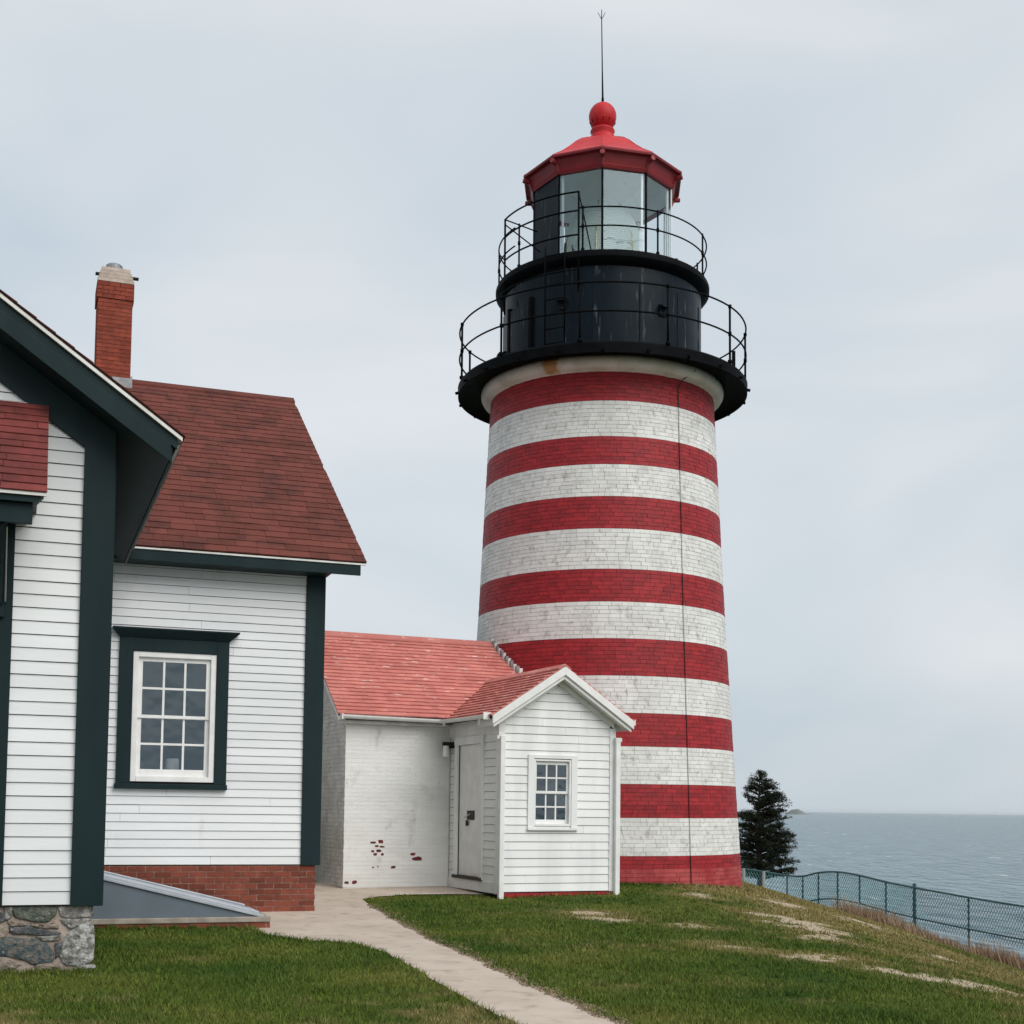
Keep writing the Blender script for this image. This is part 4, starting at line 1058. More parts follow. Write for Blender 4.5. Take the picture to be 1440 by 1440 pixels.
for a, b in ((ub0, PW / 2), (PW / 2, ub1)):
    m = MB(); roof_strip(a, b, 0.004, 0.145, -0.265, -0.225, m); m.build('rake_board', W['whitetrim'], annex, bevel=0.004)
    m = MB(); roof_strip(a + 0.03 if a < 0 else a, b if a < 0 else b - 0.03, 0.10, 0.215, -0.224, -0.19, m); m.build('rake_board', W['whitetrim'], annex, bevel=0.004)
    m = MB(); roof_strip(a + 0.04 if a < 0 else a, b if a < 0 else b - 0.04, 0.052, 0.19, -0.19, 0.5, m); m.build('soffit', W['shedclap'], annex)
    m = MB(); a2, b2 = (0.02, PW / 2) if a < 0 else (PW / 2, PW - 0.02); roof_strip(a2, b2, 0.195, 0.30, -0.012, 0.019, m); m.build('frieze_board', W['whitetrim'], annex, bevel=0.003)
# downpipes
for u in (0.035, PW - 0.005):
    m = MB(); m.box(u - 0.045 if u < 1 else u - 0.02, u + 0.045 if u < 1 else u + 0.07, -0.10, -0.015, 0.03, 2.80); m.build('downpipe', W['whitetrim'], annex, bevel=0.012)
m = MB(); m.box(-0.06, -0.013, -0.06, 0.01, 2.74, 2.80); m.box(PW - 0.03, PW + 0.085, -0.105, -0.012, 2.76, 2.83); m.build('downpipe_bracket', W['whitetrim'], annex, bevel=0.004)

# ------------------------------------------------------------------ lighthouse
light = empty('lighthouse', (T_X, T_Y, T_Z), 0, 'tall brick lighthouse with red and white stripes and black galleries', 'lighthouse')
light.scale = (T_K, T_K, T_K)
light.rotation_euler = (0, -0.0055, 0)
def TR(z):
    return float(np.interp(z, [-0.5, 0.244, 5.36, 9.37, 9.7], [2.775, 2.732, 2.421, 2.226, 2.210]))
BANDS = [9.66, 9.087, 8.433, 7.871, 7.28, 6.677, 5.967, 5.328, 4.691, 4.006, 3.334, 2.69, 2.046, 1.412, 0.794, -0.35]   # starts red at the top, alternating
# snap band edges to brick courses
CZ = 0.0748
Z0 = -0.35
BANDS = [Z0 + round((b - Z0) / CZ) * CZ for b in BANDS]
m = MB()
for i in range(len(BANDS) - 1):
    m.mi = i % 2
    m.lathe([(TR(BANDS[i + 1]), BANDS[i + 1]), (TR(BANDS[i]), BANDS[i])], 96)
tw = m.build('tower_wall', [W['redjoint'], W['whitejoint']], light, smooth=True)
bricks = {0: MB(), 1: MB(), 2: MB()}
ubr = MB(); ubr.box(-.5, .5, -1, 0, 0, 1)
BR_R, BR_W, BR_P = ubr.mesh('brick', W['red']), ubr.mesh('brick', W['white']), ubr.mesh('brick', W['redpale'])
ncourse = int(round((BANDS[0] - Z0) / CZ))
cam_ang = math.atan2(-T_Y, -T_X)
singles = 0
for c in range(ncourse):
    z0 = Z0 + c * CZ; zc = z0 + CZ / 2
    bi = max(i for i in range(len(BANDS) - 1) if BANDS[i] > zc) % 2
    r0 = TR(zc)
    ang_, spans = random.uniform(0, .1), []
    end_ = ang_ + 2 * PI
    while ang_ < end_ - 0.02:
        w_ = min((0.105 if random.random() < .16 else random.uniform(.195, .222)) / r0, end_ - ang_)
        if end_ - ang_ - w_ < 0.03: w_ = end_ - ang_
        spans.append((ang_ + w_ / 2, w_)); ang_ += w_
    worn = zc < 0.55
    for (a, da) in spans:
        p = 0.0045 + random.uniform(-.003, .0035)
        g = random.uniform(.0012, .003)
        half = (da / 2) * r0 - g
        rel = (a - cam_ang + PI) % (2 * PI) - PI
        # bricks in plain view right of the porch, lowest courses first
        if singles < 300 and zc > 0.2 and -0.02 < rel < 1.05:
            o = link('brick', BR_P if (worn and bi == 0) else (BR_R if bi == 0 else BR_W), tw)
            o.location = ((r0 + p) * math.cos(a), (r0 + p) * math.sin(a), z0 + 0.0028)
            o.rotation_euler = (0, 0, a - PI / 2); o.scale = (half * 2, 0.02, CZ - 0.0056)
            singles += 1
            continue
        B = bricks[2 if (worn and bi == 0) else bi]
        ca, sa = math.cos(a), math.sin(a)
        t = (-sa, ca)
        ro, ri = r0 + p, r0 - 0.006
        pts = []
        for zz, rr in ((z0 + .0028, TR(z0 + .0028) - r0), (z0 + CZ - .0028, TR(z0 + CZ - .0028) - r0)):
            for (rad, sgn) in ((ro, -1), (ro, 1), (ri, 1), (ri, -1)):
                pts.append((ca * (rad + rr) + t[0] * half * sgn, sa * (rad + rr) + t[1] * half * sgn, zz))
        b0 = len(B.v)
        B.v += pts
        for f in ((0, 1, 5, 4), (3, 0, 4, 7), (1, 2, 6, 5), (4, 5, 6, 7), (3, 2, 1, 0)):
            B.f.append([b0 + i for i in f]); B.m.append(0)
for i, mt in ((0, 'red'), (1, 'white'), (2, 'redpale')):
    kind(bricks[i].build('brick', W[mt], tw), 'stuff')
# cove, gallery deck
m = MB(); m.lathe([(2.20, 9.60), (2.225, 9.63), (2.31, 9.645), (2.375, 9.69), (2.41, 9.75), (2.415, 9.81), (2.40, 9.87), (2.2, 9.88)], 96); m.build('cove', W['cove'], light, smooth=True)
m = MB(); m.lathe([(1.6, 9.872), (2.70, 9.868), (2.83, 9.80), (2.85, 9.76), (2.875, 9.765), (2.88, 9.94), (2.85, 9.975), (1.6, 9.985)], 96)
deck = m.build('gallery_deck', W['black'], light, auto=True)
m = MB()
for k in range(22):
    a = 2 * PI * (k + .3) / 22; m.tube([(2.86 * math.cos(a), 2.86 * math.sin(a), 9.82), (2.93 * math.cos(a), 2.93 * math.sin(a), 9.80)], 0.03, 6)
kind(m.build('deck_bolt', W['black'], deck), 'stuff')
# the drum
m = MB(); m.lathe([(1.974, 9.98), (1.974, 11.76)], 72)
drum = m.build('drum_wall', W['drum'], light, smooth=True)
m = MB()
for k in range(14):
    a = 2 * PI * (k + .17) / 14
    m.tube([(1.976 * math.cos(a), 1.976 * math.sin(a), 9.985), (1.976 * math.cos(a), 1.976 * math.sin(a), 11.4)], 0.012, 5)
m.lathe([(1.974, 9.985), (2.03, 9.99), (2.03, 10.03), (1.974, 10.05)], 72)
kind(m.build('seam', W['drum'], drum), 'stuff')
def polar(r, deg, z):        # degrees measured to the right of the line towards the camera
    a = cam_ang + R(deg); return (r * math.cos(a), r * math.sin(a), z)
def patch(name, mat, parent, d0, d1, z0, z1, r0, r1, n=6):
    m = MB()
    ring = []
    for i in range(n + 1):
        d = d0 + (d1 - d0) * i / n
        ring.append([polar(r0, d, z0), polar(r1, d, z0), polar(r1, d, z1), polar(r0, d, z1)])
    vs = [p for q in ring for p in q]
    fs = [(0, 1, 2, 3), tuple(4 * n + i for i in (3, 2, 1, 0))]
    for i in range(n):
        for k in range(4): fs.append((4 * i + k, 4 * i + (k + 1) % 4, 4 * i + 4 + (k + 1) % 4, 4 * i + 4 + k))
    m.add(vs, fs); return m.build(name, mat, parent)
patch('drum_door', W['drum'], light, -63, -44, 10.05, 11.25, 1.97, 2.005)
patch('door_frame', W['black'], light, -43.6, -41.5, 10.0, 11.33, 1.97, 2.03)
patch('door_frame', W['black'], light, -65.5, -63.5, 10.0, 11.33, 1.97, 2.03)
for d, z in ((35, 11.02), (-76, 10.55), (82, 10.55), (-22, 11.1)):
    m = MB(); a0, a1 = polar(1.97, d - 2.4, z), polar(1.97, d + 2.4, z); b0, b1 = polar(2.13, d - 2.4, z - .03), polar(2.13, d + 2.4, z - .03)
    up = lambda p, h: (p[0], p[1], p[2] + h)
    m.hexa([up(a0, 0), up(a1, 0), b1, b0, up(a0, 0.06), up(a1, 0.06), up(b1, 0.03), up(b0, 0.03)])
    m.hexa([up(a0, -.16), up(a1, -.16), polar(2.01, d + 2.4, z - .16), polar(2.01, d - 2.4, z - .16), up(a0, -.02), up(a1, -.02), polar(2.01, d + 2.4, z - .02), polar(2.01, d - 2.4, z - .02)])
    m.build('drum_vent', W['drum'], light)
# upper gallery flange
m = MB(); m.lathe([(1.972, 11.72), (2.04, 11.76), (2.11, 11.81), (2.125, 11.84), (2.137, 11.845), (2.14, 11.93), (2.12, 11.97), (1.2, 11.985)], 72)
m.build('upper_deck', W['black'], light, auto=True)
# railings
def arc(r, z, d0, d1, n): return [polar(r, d0 + (d1 - d0) * i / n, z) for i in range(n + 1)]
rail = empty('lower_railing', (0, 0, 0)); rail.parent = light
for z in (11.06, 10.53):
    m = MB(); m.tube(arc(2.85, z, 0, 360, 90)[:-1], 0.017, 7, closed=True); m.build('rail', W['black'], rail, smooth=True)
for k in range(11):
    d = -8 + k * 360 / 11
    m = MB(); m.tube([polar(2.85, d, 9.97), polar(2.85, d, 11.07)], 0.022, 7); m.tube([polar(2.85, d, 9.97), polar(2.85, d, 10.03)], 0.045, 7); m.tube([polar(2.85, d, 10.50), polar(2.85, d, 10.57)], 0.034, 7); m.tube([polar(2.85, d, 11.03), polar(2.85, d, 11.09)], 0.034, 7)
    m.build('post', W['black'], rail, smooth=True)
rail = empty('upper_railing', (0, 0, 0)); rail.parent = light
for z in (12.80, 12.44):
    m = MB(); m.tube(arc(2.08, z, -12, 306, 80), 0.015, 7); m.build('rail', W['black'], rail, smooth=True)
for k in range(9):
    d = -10 + k * 40
    m = MB(); m.tube([polar(2.08, d, 11.95), polar(2.08, d, 12.83)], 0.018, 7); m.tube([polar(2.08, d, 12.41), polar(2.08, d, 12.48)], 0.028, 7); m.tube([polar(2.08, d, 11.96), polar(2.08, d, 12.02)], 0.035, 7); m.build('post', W['black'], rail, smooth=True)
# taller ladder guard on the left of the upper gallery
guard = empty('ladder_guard', (0, 0, 0)); guard.parent = light
for z in (13.10, 12.74, 12.28):
    m = MB(); m.tube(arc(2.11, z, -64, -12, 18), 0.017, 7); m.build('rail', W['black'], guard, smooth=True)
for d in (-64, -12):
    m = MB(); m.tube([polar(2.11, d, 11.2), polar(2.11, d, 13.11)], 0.02, 7); m.build('post', W['black'], guard, smooth=True)
for pq in ((polar(2.11, -12, 13.09), polar(1.8, -6, 12.0)), (polar(2.11, -64, 13.0), polar(2.09, -34, 12.1)), (polar(2.08, -90, 12.8), polar(2.11, -64, 12.28)), (polar(2.11, -64, 13.1), polar(1.5, -58, 12.9))):
    m = MB(); m.tube(pq, 0.013, 6); m.build('brace', W['black'], guard, smooth=True)
m = MB(); m.tube(arc(2.2, 11.58, -64, -12, 14), 0.014, 6); m.build('rail', W['black'], guard, smooth=True)
ladder = empty('ladder', (0, 0, 0)); ladder.parent = light
for d in (-29, -18.5):
    m = MB(); m.tube([polar(2.19, d, 10.0), polar(2.19, d, 12.0), polar(2.17, d, 12.12)], 0.016, 7); m.build('stile', W['black'], ladder, smooth=True)
for i in range(7):
    z = 10.25 + i * 0.28
    m = MB(); m.tube([polar(2.19, -29, z), polar(2.19, -18.5, z)], 0.012, 6); m.build('rung', W['black'], ladder, smooth=True)
# little fittings on the galleries
m = MB(); x, y, z = polar(2.45, 52, 9.98); m.lathe([(0.16, z), (0.16, z + 0.05), (0.12, z + 0.12), (0.0, z + 0.15)], 16, c=(x, y)); m.build('beacon_dome', W['lining'], light, smooth=True)
m = MB(); x, y, z = polar(2.75, 66, 9.98); m.box(x - .03, x + .03, y - .03, y + .03, z, z + 0.36); m.build('stub_post', W['black'], light)
m = MB(); x, y, z = polar(1.85, 45, 11.98); m.tube([(x - .12, y, z + .03), (x, y, z + .06), (x + .13, y, z + .11)], [0.03, 0.05, 0.02], 7); m.build('clamp', W['iron'], light)
m = MB(); x, y, z = polar(2.0, -16, 11.98); m.tube([(x, y, z), (x - .01, y, z + .16)], 0.012, 6); m.tube([(x, y, z + .1), (x + .05, y, z + .02)], 0.01, 6); m.build('clamp', W['iron'], light)

# lantern: ten sides, one of them solid
lan = empty('lantern', (0, 0, 0)); lan.parent = light
LR = 1.43; LZ0, LZ1 = 11.985, 13.88
def lv(k, r, z): return polar(r, 36 * k, z)
for k in range(10):
    a, b = lv(k, LR, 0), lv(k + 1, LR, 0)
    solid = (k == 8)          # between -72 and -36 degrees
    m = MB()
    def q(p, z): return (p[0], p[1], z)
    if solid:
        ai, bi_ = lv(k, LR - .04, 0), lv(k + 1, LR - .04, 0)
        m.hexa([q(a, LZ0), q(b, LZ0), q(bi_, LZ0), q(ai, LZ0), q(a, LZ1), q(b, LZ1), q(bi_, LZ1), q(ai, LZ1)])
        m.build('solid_panel', W['drum'], lan)
    else:
        a, b = lv(k, LR - .02, 0), lv(k + 1, LR - .02, 0)
        m.add([q(a, LZ0 + .10), q(b, LZ0 + .10), q(b, LZ1), q(a, LZ1)], [(0, 1, 2, 3)]); m.build('pane', W['lanternglass'], lan)
    m = MB(); p = lv(k, LR, 0); m.tube([q(p, LZ0), q(p, LZ1)], 0.024 if k in (0, 1) else 0.016, 6); m.build('mullion', W['black'] if k in (0, 1, 9, 8) else W['whitetrim'], lan)
    ai, bi_ = lv(k, LR - .05, 0), lv(k + 1, LR - .05, 0)
    m = MB(); m.hexa([q(a, LZ0), q(b, LZ0), q(bi_, LZ0), q(ai, LZ0), q(a, LZ0 + .10), q(b, LZ0 + .10), q(bi_, LZ0 + .10), q(ai, LZ0 + .10)])
    if not solid: m.build('bottom_rail', W['black'], lan)
    # pale inner frame beside each glazing bar
    if not solid:
        for t0, t1 in ([(0.925, 0.965)] if k == 0 else [(0.035, 0.075)] if k == 9 else [(0.035, 0.075), (0.925, 0.965)]):
            ca_, cb_ = lv(k, LR - .045, 0), lv(k + 1, LR - .045, 0)
            pa = [ca_[i] * (1 - t0) + cb_[i] * t0 for i in (0, 1)]; pb = [ca_[i] * (1 - t1) + cb_[i] * t1 for i in (0, 1)]
            m = MB(); m.hexa([(*pa, LZ0 + .1), (*pb, LZ0 + .1), (pb[0] * .98, pb[1] * .98, LZ0 + .1), (pa[0] * .98, pa[1] * .98, LZ0 + .1), (*pa, LZ1), (*pb, LZ1), (pb[0] * .98, pb[1] * .98, LZ1), (pa[0] * .98, pa[1] * .98, LZ1)])
            m.build('glazing_bar', W['lining'], lan)
# lantern roof: skirt, deep fascia, dome, ball
ER, EZt = 1.637, 14.19
def dec(prof, mat, name, parent, smooth=False, auto=False):
    m = MB(); n = 10; vs = []
    for r, z in prof: vs += [lv(k, r, z) for k in range(n)]
    m.add(vs, [(j * n + i, j * n + (i + 1) % n, (j + 1) * n + (i + 1) % n, (j + 1) * n + i) for j in range(len(prof) - 1) for i in range(n)])
    return m.build(name, mat, parent, smooth=smooth, auto=auto)
lroof_ = dec([(ER, EZt), (1.33, 14.39), (1.10, 14.57), (0.90, 14.745), (0.70, 14.89), (0.48, 15.0), (0.24, 15.07)], W['roofred'], 'lantern_roof', light)
m = MB()
for k in range(10):
    prof = [(ER, EZt), (1.33, 14.39), (1.10, 14.57), (0.90, 14.745), (0.70, 14.89), (0.48, 15.0), (0.25, 15.07)]
    m.tube([lv(k, r, z) for r, z in prof], 0.007, 5)
kind(m.build('roof_seam', W['roofred'], lroof_), 'stuff')
dec([(ER, EZt), (ER + 0.015, EZt - 0.02), (ER + .005, EZt - .055), (ER - 0.05, EZt - 0.06), (ER - 0.09, EZt - 0.07), (LR + 0.045, LZ1 + 0.06), (LR + 0.06, LZ1 + .035), (LR + 0.03, LZ1 - .02), (LR - 0.06, LZ1 - .02), (LR - .06, LZ1 + .03), (LR + .0, LZ1 + .05)], W['fascred'], 'fascia', lroof_)
for k in range(10):
    m = MB(); c0 = lv(k, ER - 0.07, EZt - .16); c1 = lv(k, ER + 0.035, EZt - .16); c2 = lv(k, LR + .05, LZ1 + .02)
    m.tube([lv(k, ER - .10, EZt - .135), lv(k, ER + .02, EZt - .115)], 0.05, 8); m.tube([lv(k, ER - .09, EZt - .10), lv(k, LR + .03, LZ1 + .02)], 0.035, 6)
    m.build('corner_bracket', W['fascred'], lroof_)
dec([(1.40, LZ1 + .02), (1.2, 14.2), (0.9, 14.45), (0.5, 14.65), (0.05, 14.72)], W['lining'], 'ceiling_lining', lan)
m = MB(); m.lathe([(0.26, 15.05), (0.275, 15.10), (0.265, 15.16), (0.215, 15.20), (0.20, 15.24), (0.25, 15.29), (0.235, 15.33), (0.155, 15.36)] , 32)
m.lathe([(0.28 * math.cos(t), 15.605 + 0.288 * math.sin(t)) for t in np.linspace(-1.0, PI / 2, 22)], 32)
m.build('ball_finial', W['roofred'], light, smooth=True)
m = MB()
for k in range(12):
    a = 2 * PI * k / 12; r = 0.20
    m.tube([(.232 * math.cos(a), .232 * math.sin(a), 15.435), (.262 * math.cos(a), .262 * math.sin(a), 15.49)], 0.012, 5)
kind(m.build('vent_slot', W['redjoint'], light), 'stuff')
rod = MB(); rod.tube([(0, 0, 15.88), (0, 0, 16.0)], 0.026, 8); rod.tube([(0, 0, 16.0), (-0.01, 0, 16.6), (-0.028, 0, 17.72)], [0.022, 0.014, 0.010], 6)
for dx, dy in ((-.075, 0), (.075, 0), (0, 0.07), (0, -.07)):
    rod.tube([(-0.028, 0, 17.66), (-0.028 + dx * .4, dy * .4, 17.71), (-0.028 + dx, dy, 17.80)], 0.006, 5)
rod.tube([(-0.028, 0, 17.7), (-0.028, 0, 17.86)], 0.006, 5)
rod.build('lightning_rod', W['black'], light)
m = MB(); m.lathe([(0.0, 12.02), (1.33, 12.02), (1.36, 12.08), (1.36, 11.97)], 40); m.build('lantern_floor', W['lining'], lan)
# optic
m = MB(); prof = []
for i in range(38):
    z = 12.12 + i * 0.042; base = 0.72 - 0.62 * max(0, abs(i - 16) / 21 - .35) ** 1.5
    prof += [(base, z), (base + 0.035, z + 0.010), (base - 0.004, z + 0.040)]
m.lathe(prof, 40); optic = m.build('fresnel_lens', W['lens'], light)
m = MB()
for k in range(6):
    a = 2 * PI * k / 6 + .3; m.tube([(.76 * math.cos(a), .76 * math.sin(a), 12.1), (.77 * math.cos(a), .77 * math.sin(a), 12.9), (.44 * math.cos(a), .44 * math.sin(a), 13.68)], 0.014, 6)
m.lathe([(0.68, 12.09), (0.79, 12.09), (0.79, 12.14), (0.68, 12.14)], 40); m.lathe([(0.2, 11.98), (0.34, 11.99), (0.25, 12.04), (0.25, 12.09), (0.5, 12.10)], 32)
m.build('lens_frame', W['brass'], optic)
m = MB()
for k in range(5):
    a = 2 * PI * k / 5 + .9; m.tube([(.4 * math.cos(a), .4 * math.sin(a), 13.7), (1.0 * math.cos(a), 1.0 * math.sin(a), 14.1)], 0.012, 5)
m.build('stay', W['lining'], optic)
# conductor cable down the wall
cd = 39.5
m = MB(); m.tube([polar(2.42, cd + 7, 9.80), polar(2.29, cd + 1.5, 9.60), polar(TR(9.45) + .018, cd, 9.45)], 0.011, 6)
for i in range(len(BANDS) - 1):
    m.mi = i % 2
    z1_, z0_ = min(BANDS[i], 9.45), max(BANDS[i + 1], 0.15)
    if i % 2: zz = np.linspace(z1_, z0_, 4); 
    else: zz = np.linspace(z1_, z0_, 4)
    m.tube([polar(TR(z) + .016, cd - (9.45 - z) * 0.33, z) for z in zz], 0.011, 6)
m.build('conductor_cable', [pmat('red_painted_cable', (0.055, 0.006, 0.008), rough=0.7), pmat('white_painted_cable', (0.42, 0.42, 0.40), rough=0.7)], light)
m = MB(); m.tube([polar(2.405, 66, 9.85), polar(2.40, 63, 9.75), polar(2.27, 58, 9.66)], 0.013, 6); m.build('conductor_cable', W['iron'], light)
# stepped flashing where the annex roof meets the tower
tu, tv = to_local(T_X, T_Y, S_O, S_A)
for i in range(15):
    v = RV - 0.02 - i * 0.075
    zr = EZ + (v - EV) * lsl
    rr = TR((zr - T_Z) / T_K) * T_K
    du = rr * rr - (v - tv) ** 2
    u = tu - math.sqrt(max(du, 0.01)) - 0.03
    m = MB(); m.box(u - .03, u + .07, v - 0.035, v + 0.035, zr - 0.03, zr + 0.13 + random.uniform(-.02, .02))
    o = m.build('step_flashing', W['lead'] if i % 2 else W['annexside'], lroof)

# ------------------------------------------------------------------ fence along the cliff
fence = empty('chain_link_fence', (11.9, 40.0, GZ(11.9, 40)), 0, 'dark teal chain link fence along the cliff edge right of the lighthouse', 'fence')
fo = Vector(fence.location)
# (photo x of the post, photo y of its top, metres away)
FP = [(1000, 1216, 47.5), (1046, 1222, 46.8), (1074, 1226, 46.4), (1107, 1231, 46.0), (1129, 1232, 45.4), (1151, 1227, 44.8), (1178, 1226, 43.9), (1209, 1231, 42.9), (1246, 1240, 41.5), (1286, 1248, 40.0), (1362, 1262, 38.0), (1442, 1275, 36.0), (1530, 1290, 33.8), (1640, 1309, 31.2)]
def at_depth(x, y, Y):
    X = (x - 720.0) / F_PX; Yd = (y - (HOR - F_PX * math.tan(PITCH))) / F_PX
    cp, sp, cr, sr = math.cos(PITCH), math.sin(PITCH), math.cos(ROLL), math.sin(ROLL)
    f = Vector((0, cp, sp)); u0 = Vector((0, -sp, cp)); r0 = Vector((1, 0, 0))
    d = f + (r0 * cr + u0 * sr) * X - (u0 * cr - r0 * sr) * Yd
    return Vector((0, 0, EYE)) + d * (Y / d.y)
tops = [at_depth(*p) for p in FP]
bots = [Vector((t.x, t.y, min(GZ(t.x, t.y), t.z - 1.05))) for t in tops]
bott = [Vector((t.x, t.y, min(t.z - 0.88, t.z - 0.88))) for t in tops]
for i, (t, b) in enumerate(zip(tops, bots)):
    thick = 0.055 if i == 9 else 0.028
    mt = W['fencegrey'] if i in (1, 2) else W['fence']
    extra = 0.10 if i == 9 else 0.02
    m = MB(); m.tube([b - fo - Vector((0, 0, .3)), t - fo + Vector((0, 0, extra))], thick if i not in (1, 2) else 0.06, 8)
    if i == 9: m.tube([t - fo + Vector((0, 0, extra)), t - fo + Vector((0, 0, extra + .03))], [0.07, 0.03], 8)
    m.build('post', mt, fence)
def spline(pts, n=5):
    out = []
    for i in range(len(pts) - 1):
        p0, p1, p2, p3 = pts[max(i - 1, 0)], pts[i], pts[i + 1], pts[min(i + 2, len(pts) - 1)]
        for k in range(n):
            t = k / n
            out.append(0.5 * ((2 * p1) + (p2 - p0) * t + (2 * p0 - 5 * p1 + 4 * p2 - p3) * t * t + (3 * p1 - p0 - 3 * p2 + p3) * t ** 3))
    return out + [pts[-1]]
st, sb = spline(tops), spline(bott)
m = MB(); m.tube([p - fo for p in st], 0.03, 7); m.build('top_rail', W['fence'], fence, smooth=True)
m = MB(); m.tube([p - fo for p in sb[15:]], 0.024, 7); m.build('bottom_rail', W['fence'], fence, smooth=True)
# wire mesh: diagonal wires both ways
cum = [0.0]
for a, b in zip(st[:-1], st[1:]): cum.append(cum[-1] + math.hypot(b.x - a.x, b.y - a.y))
cum = np.array(cum); arrT = np.array([tuple(p) for p in st])
def on_fence(s, h):      # h 0 at top rail, metres downwards
    return Vector((np.interp(s, cum, arrT[:, 0]), np.interp(s, cum, arrT[:, 1]), np.interp(s, cum, arrT[:, 2]) - h))
MHgt = 1.12
SP = 0.105
ns = int(cum[-1] / SP)
s_post = cum[9 * 5]                  # the thick post
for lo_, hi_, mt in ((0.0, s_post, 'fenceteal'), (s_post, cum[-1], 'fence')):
    m = MB()
    for i in range(ns):
        for sg in (1, -1):
            s0 = i * SP; s1 = s0 + sg * MHgt * 0.62
            if s1 < 0 or s1 > cum[-1] or not (lo_ <= s0 < hi_): continue
            p = [on_fence(s0 + (s1 - s0) * t, MHgt * t) - fo for t in (0, .5, 1)]
            m.tube(p, 0.010 if mt == 'fenceteal' else 0.0075, 3, cap=False)
    kind(m.build('wire_mesh', W[mt], fence), 'stuff')

# ------------------------------------------------------------------ wind-shaped conifer behind the fence
tp = at_depth(1068, 1240, 51.0)
TB = Vector((tp.x, tp.y, GZ(tp.x, tp.y)))
tree = empty('conifer_tree', TB, 0, 'dark wind shaped evergreen conifer behind the fence right of the tower', 'tree')
top_z = at_depth(1062, 1088, 51.0).z - TB.z
mt_ = MB()
mt_.tube([(0, 0, -.2), (0.05, 0, top_z * .3), (-0.12, 0, top_z * .62), (-0.02, 0, top_z * .82), (0.0, 0, top_z * .97)], [0.17, 0.13, 0.085, 0.05, 0.012], 7)
cr = []
def clump(c, rx, rz, n):
    for _ in range(n):
        d = rng.normal(size=3); d /= np.linalg.norm(d)
        rr = rng.random() ** 0.4
        p = np.array(c) + d * rr * np.array([rx, rx, rz])
        ax = rng.normal(size=3) + np.array([0.35, 0, .25]); ax /= np.linalg.norm(ax)
        sd_ = np.cross(ax, rng.normal(size=3)); sd_ /= (np.linalg.norm(sd_) + 1e-6)
        L_ = rng.uniform(.05, .12); w_ = rng.uniform(.009, .02)
        cr.append((p - sd_ * w_, p + sd_ * w_, p + ax * L_))
px_m = 51.0 / F_PX
# boughs: (height, reach to the left, reach to the right), in photo pixels from the stem
TX = 1061.0
BOUGHS = [(1087, 3, 5), (1092, 8, 9), (1097, 12, 15), (1102, 18, 22), (1107, 20, 26), (1113, 24, 31), (1119, 26, 34), (1125, 24, 37), (1131, 10, 38), (1137, 6, 33), (1141, 22, 36), (1146, 26, 40), (1150, 26, 46), (1155, 24, 26), (1160, 26, 40), (1166, 26, 51), (1172, 26, 50),
          (1178, 26, 43), (1184, 26, 56), (1189, 26, 62), (1195, 26, 47), (1201, 26, 40), (1208, 26, 50), (1214, 26, 48), (1221, 26, 52), (1228, 26, 56)]
def zpx(yp): return at_depth(TX, yp, 51.0).z - TB.z
for (yp, lf, rt) in BOUGHS:
    for k in range((12 if yp > 1155 else 9) if yp > 1100 else 5):
        zc = zpx(yp + rng.normal() * 1.6)
        a = rng.uniform(0, 2 * PI) if k > 4 else (rng.normal() * .35 + (0 if k % 2 == 0 else PI))
        side = rt * 1.07 if math.cos(a) > 0 else lf * (1.45 if yp > 1140 else 1.1)
        reach = px_m * (side * abs(math.cos(a)) + .9 * min(lf, rt) * (1 - abs(math.cos(a)))) * rng.uniform(.6, 1.04)
        end = np.array([math.cos(a) * reach, math.sin(a) * reach, zc + rng.uniform(-.06, .07)])
        st0 = np.array([0, 0, zc - 0.08 - 0.14 * reach])
        midp = st0 * .5 + end * .5 + np.array([0, 0, 0.05])
        mt_.tube([tuple(st0), tuple(midp), tuple(end)], [0.03, 0.02, 0.007], 4)
        nseg = max(2, int(reach / .13))
        for q in range(nseg):
            f = 0.30 + .70 * (q + .6) / nseg
            c = (st0 * (1 - f) + end * f) + np.array([0, 0, .05 * math.sin(PI * f)]) + rng.normal(size=3) * np.array([.05, .08, .03])
            r_ = rng.uniform(.10, .19)
            clump(c, r_, r_ * .48, int(170 * r_))
tree_t = mt_.build('trunk', W['trunk'], tree, smooth=True)
cr = np.array(cr)
me = fast_mesh('crown', cr.reshape(-1, 3), np.arange(len(cr) * 3).reshape(-1, 3), W['needle'], 3)
link('crown', me, tree)

# ------------------------------------------------------------------ grass blades on the lawn
def house_mask(x, y):
    u, v = to_local(x, y, H_O, H_A)
    m1 = (u < 0.02) & (v > 0.02); m2 = (u < WU + .02) & (v > WV - .02); m3 = (u > -.1) & (u < 2.36) & (v > FV - .07) & (v < WV)
    u, v = to_local(x, y, S_O, S_A)
    m4 = (u > -0.02) & (u < PW + .02) & (v > -0.0) & (v < 5); m5 = (u > LU) & (u < 3) & (v > PDp)
    m6 = np.hypot(x - T_X, y - T_Y) < 2.91
    return m1 | m2 | m3 | m4 | m5 | m6
def sample(n, y0, y1, power):
    y = y0 + (y1 - y0) * rng.random(n) ** power
    half = 0.40 * y + 0.6
    x = (rng.random(n) * 2 - 1) * half
    return x, y
xs, ys = [], []
for n, a, b, pw in ((330000, 9.2, 20.0, 1.25), (260000, 20.0, 46.0, 1.2)):
    x, y = sample(n, a, b, pw); xs.append(x); ys.append(y)
x = np.concatenate(xs); y = np.concatenate(ys)
keep = ~house_mask(x, y) & ~in_poly(x, y, PPOLY)
d = (x - 11.9) * 0.922 + (y - 40) * 0.387
keep &= d < 1.5
keep &= ~((x < 3.5) & (y > 29))
keep &= rng.random(len(x)) > bare_mask(x, y) * 0.86
